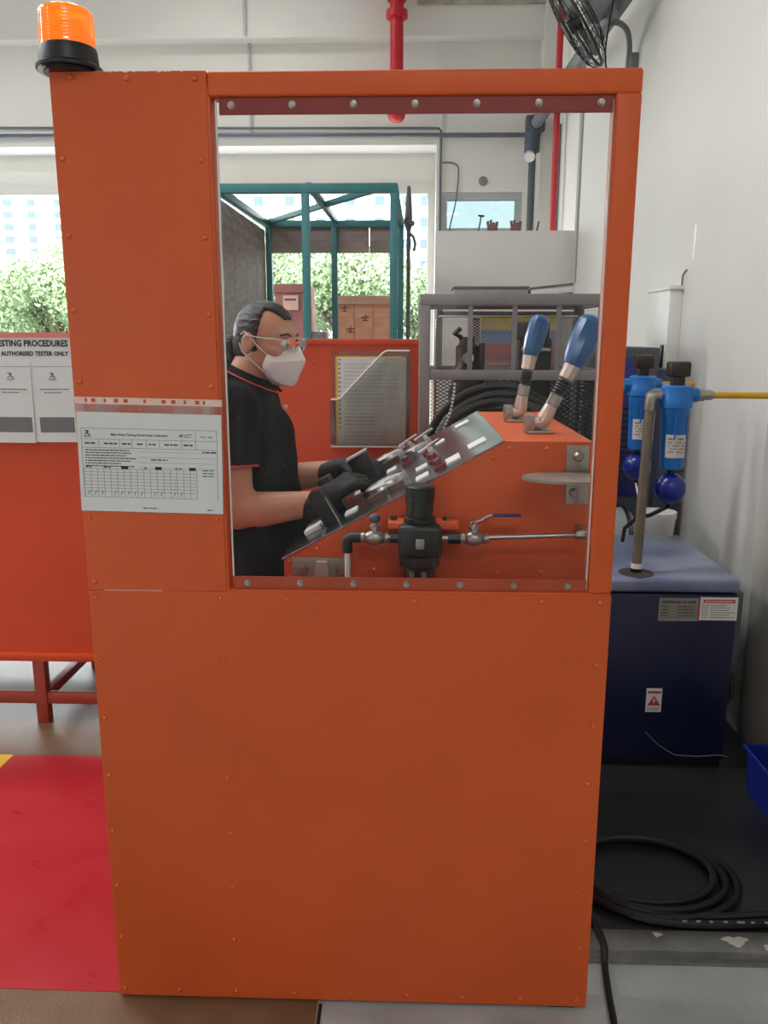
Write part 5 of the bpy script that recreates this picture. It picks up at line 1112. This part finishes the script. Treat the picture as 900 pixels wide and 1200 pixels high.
b = MB(); words(b, -0.385, -0.29, 1.865, 5.4775, 0.018, 0.01, 0.016, 0.003); b.build('print', INK, lp_)
tag(MB().box((-0.17, 5.55, 0.0), (-0.06, 5.95, 1.60), bev=0.006).build('small_cabinet', mat('cabinet_grey', (120, 120, 118), 0.5)), 'slim grey box beside the brown crate beyond the stall', 'box')

# ================================================================== OUTSIDE
og = MB().box((-260, 7.9, -0.4), (160, 420, -0.15)).build('ground_outside', mat('asphalt', (140, 142, 140), 0.9, var=0.1, vscale=0.2)); og['kind'] = 'structure'
FACW = mat('facade_white', (232, 232, 228), 0.8, var=0.02); WING = mat('window_blue', (66, 82, 98), 0.5, var=0.08, vscale=0.6); BALC = mat('balcony_grey', (170, 196, 206), 0.6)
def building(label, x0, x1, y, ztop, cols, dz, w, h, z0, depth=14, bands=()):
    t = thing('apartment_block', label, 'building', ((x0 + x1) / 2, y + depth / 2, -0.2))
    MB().box((x0, y, -0.2), (x1, y + depth, ztop)).build('wall', FACW, t)
    z = z0
    while z + h < ztop - 0.5:
        for cx in cols:
            f = MB().box((cx - w / 2, y - 0.10, z), (cx + w / 2, y + 0.05, z + h)).build('window', WING, t)
        MB().box((x0 - 0.1, y - 0.14, z - dz * 0.22), (x1 + 0.1, y, z - dz * 0.22 + 0.18)).build('ledge', FACW, t)
        z += dz
    for (a, b_) in bands: MB().box((a, y - 0.6, 3), (b_, y, ztop - 6)).build('stair_tower', BALC, t)
    return t
building('white apartment tower seen at far left of the doorway', -122, -86, 220, 62, (-118, -111.5, -104.5, -98, -91), 3.05, 2.6, 1.7, 4, bands=((-97, -95),))
building('white apartment block behind the teal stall and small window', -24, 5, 123, 40, (-21.5, -17, -12.6, -8.2, -4.0, 0.0, 2.6), 3.0, 1.35, 1.35, 5)
LEAF = mat('leaf_green', (128, 148, 106), 0.7, var=0.0, rgb2=(148, 164, 126), vscale=0.8); BARK = mat('bark', (96, 80, 62), 0.9)
def tree(label, cx, cy, h, rad, seed):
    r = np.random.default_rng(seed); t = thing('leafy_tree', label, 'tree', (cx, cy, -0.15), 'trees beyond the doorway')
    MB().tube([(cx, cy, -0.15), (cx + 0.1, cy, h * 0.35), (cx - 0.05, cy, h * 0.6)], 0.14, 8, radii=[0.2, 0.14, 0.07]).build('trunk', BARK, t)
    for s in range(4):
        a = s * 1.6 + seed; MB().tube([(cx, cy, h * 0.3), (cx + rad * 0.45 * math.cos(a), cy + rad * 0.45 * math.sin(a), h * 0.62)], 0.05, 6).build('branch', BARK, t)
    nb = 22; cen = r.normal(0, 1, (nb, 3)); cen /= np.linalg.norm(cen, axis=1)[:, None]; cen *= (r.random((nb, 1)) ** 0.4) * np.array([[rad * 0.75, rad * 0.75, h * 0.27]]); cen += np.array([[cx, cy, h * 0.66]])
    n = 22000; ci = r.integers(0, nb, n); d = r.normal(0, 1, (n, 3)); d /= np.linalg.norm(d, axis=1)[:, None]
    p = cen[ci] + d * (rad * 0.36) * (0.55 + 0.45 * r.random((n, 1)))
    u = r.normal(0, 1, (n, 3)); u /= np.linalg.norm(u, axis=1)[:, None]; w = np.cross(u, d + 0.3 * r.normal(0, 1, (n, 3))); w /= np.linalg.norm(w, axis=1)[:, None] + 1e-9
    s = 0.035 + 0.035 * r.random((n, 1))
    vv = np.concatenate([p - u * s, p - w * s * 0.5, p + u * s, p + w * s * 0.5]); k = np.arange(n)
    ff = np.stack([k, k + n, k + 2 * n, k + 3 * n], 1)
    me = bpy.data.meshes.new('foliage'); me.from_pydata(vv.tolist(), [], ff.tolist()); me.update()
    o = link('foliage', me, LEAF, t); o['kind'] = 'stuff'
for i, (x, y, h, r_, lb) in enumerate(((-7.6, 18, 3.9, 1.9, 'bushy green tree at far left beyond the doorway'), (-9.6, 20, 3.0, 1.9, 'low green tree left of the bushy one, cut by the frame'),
        (-2.6, 19, 4.6, 1.9, 'tall green tree seen through the left of the teal stall'), (-0.6, 17, 3.6, 1.7, 'rounded green tree behind the pale orange crate'), (1.4, 18, 3.3, 1.5, 'green tree between the teal stall and the cage'), (-4.9, 21, 4.4, 2.1, 'green tree hidden partly behind the orange screen'))): tree(lb, x, y, h, r_, 11 + i)
for i in range(3):
    hx = (-9.0, -3.0, 1.5)[i]
    r = np.random.default_rng(50 + i); t = thing('low_hedge', ('low pale hedge at the foot of the far left trees', 'low pale hedge behind the teal stall', 'low pale hedge right of the teal stall')[i], 'hedge', (hx, 15.5, -0.15))
    n = 2500; p = np.stack([hx + r.uniform(-2.6, 2.6, n), 15.5 + r.normal(0, 0.45, n), 0.0 + r.uniform(0, 1, n) ** 0.7 * 1.5], 1); u = r.normal(0, 1, (n, 3)); u /= np.linalg.norm(u, axis=1)[:, None]; w = np.cross(u, r.normal(0, 1, (n, 3))); w /= np.linalg.norm(w, axis=1)[:, None]
    vv = np.concatenate([p - u * .12, p - w * .07, p + u * .12, p + w * .07]); k = np.arange(n); ff = np.stack([k, k + n, k + 2 * n, k + 3 * n], 1)
    me = bpy.data.meshes.new('foliage'); me.from_pydata(vv.tolist(), [], ff.tolist()); me.update(); o = link('foliage', me, mat('hedge_green', (140, 156, 146), 0.8, var=0.1, vscale=1), t); o['kind'] = 'stuff'

# ================================================================== CEILING LUMINAIRES (unseen above the frame, several added as fill)
TUBE = mat('tube_glow', (255, 252, 244), 0.4, var=0.0, emit=3.0)
names = ['behind the viewer, left of centre', 'behind the viewer, right, added as fill', 'behind the viewer, far left', 'left of the red floor, added as fill', 'left of the orange chamber', 'above the far left of the hall, added as fill', 'above the operator, added as fill', 'in front of the fire pipe, added as fill', 'far left near the doorway']
for i, (x, y, z, watts) in enumerate(LUMS):
    t = thing('unseen_luminaire', 'unseen white twin tube ceiling luminaire ' + names[i], 'ceiling light', (x, y, z), 'ceiling luminaires')
    MB().box((x - 0.75, y - 0.16, z), (x + 0.75, y + 0.16, z + 0.07), bev=0.008).build('housing', WHITE, t)
    for s in (-0.07, 0.07): MB().cyl((x - 0.7, y + s, z - 0.025), (x + 0.7, y + s, z - 0.025), 0.014, n=10).build('tube', TUBE, t)
    for s in (-0.5, 0.5): MB().cyl((x + s, y, z + 0.07), (x + s, y, 5.4), 0.006, n=6).build('hanger', GREYP, t)
    ld = bpy.data.lights.new('lamp', 'AREA'); ld.shape = 'RECTANGLE'; ld.size = 1.45; ld.size_y = 0.3; ld.energy = watts; ld.color = (0.97, 0.985, 1.0)
    lo = bpy.data.objects.new('lamp_light', ld); COL.objects.link(lo); lo.location = (0, 0, -0.05); lo.parent = t
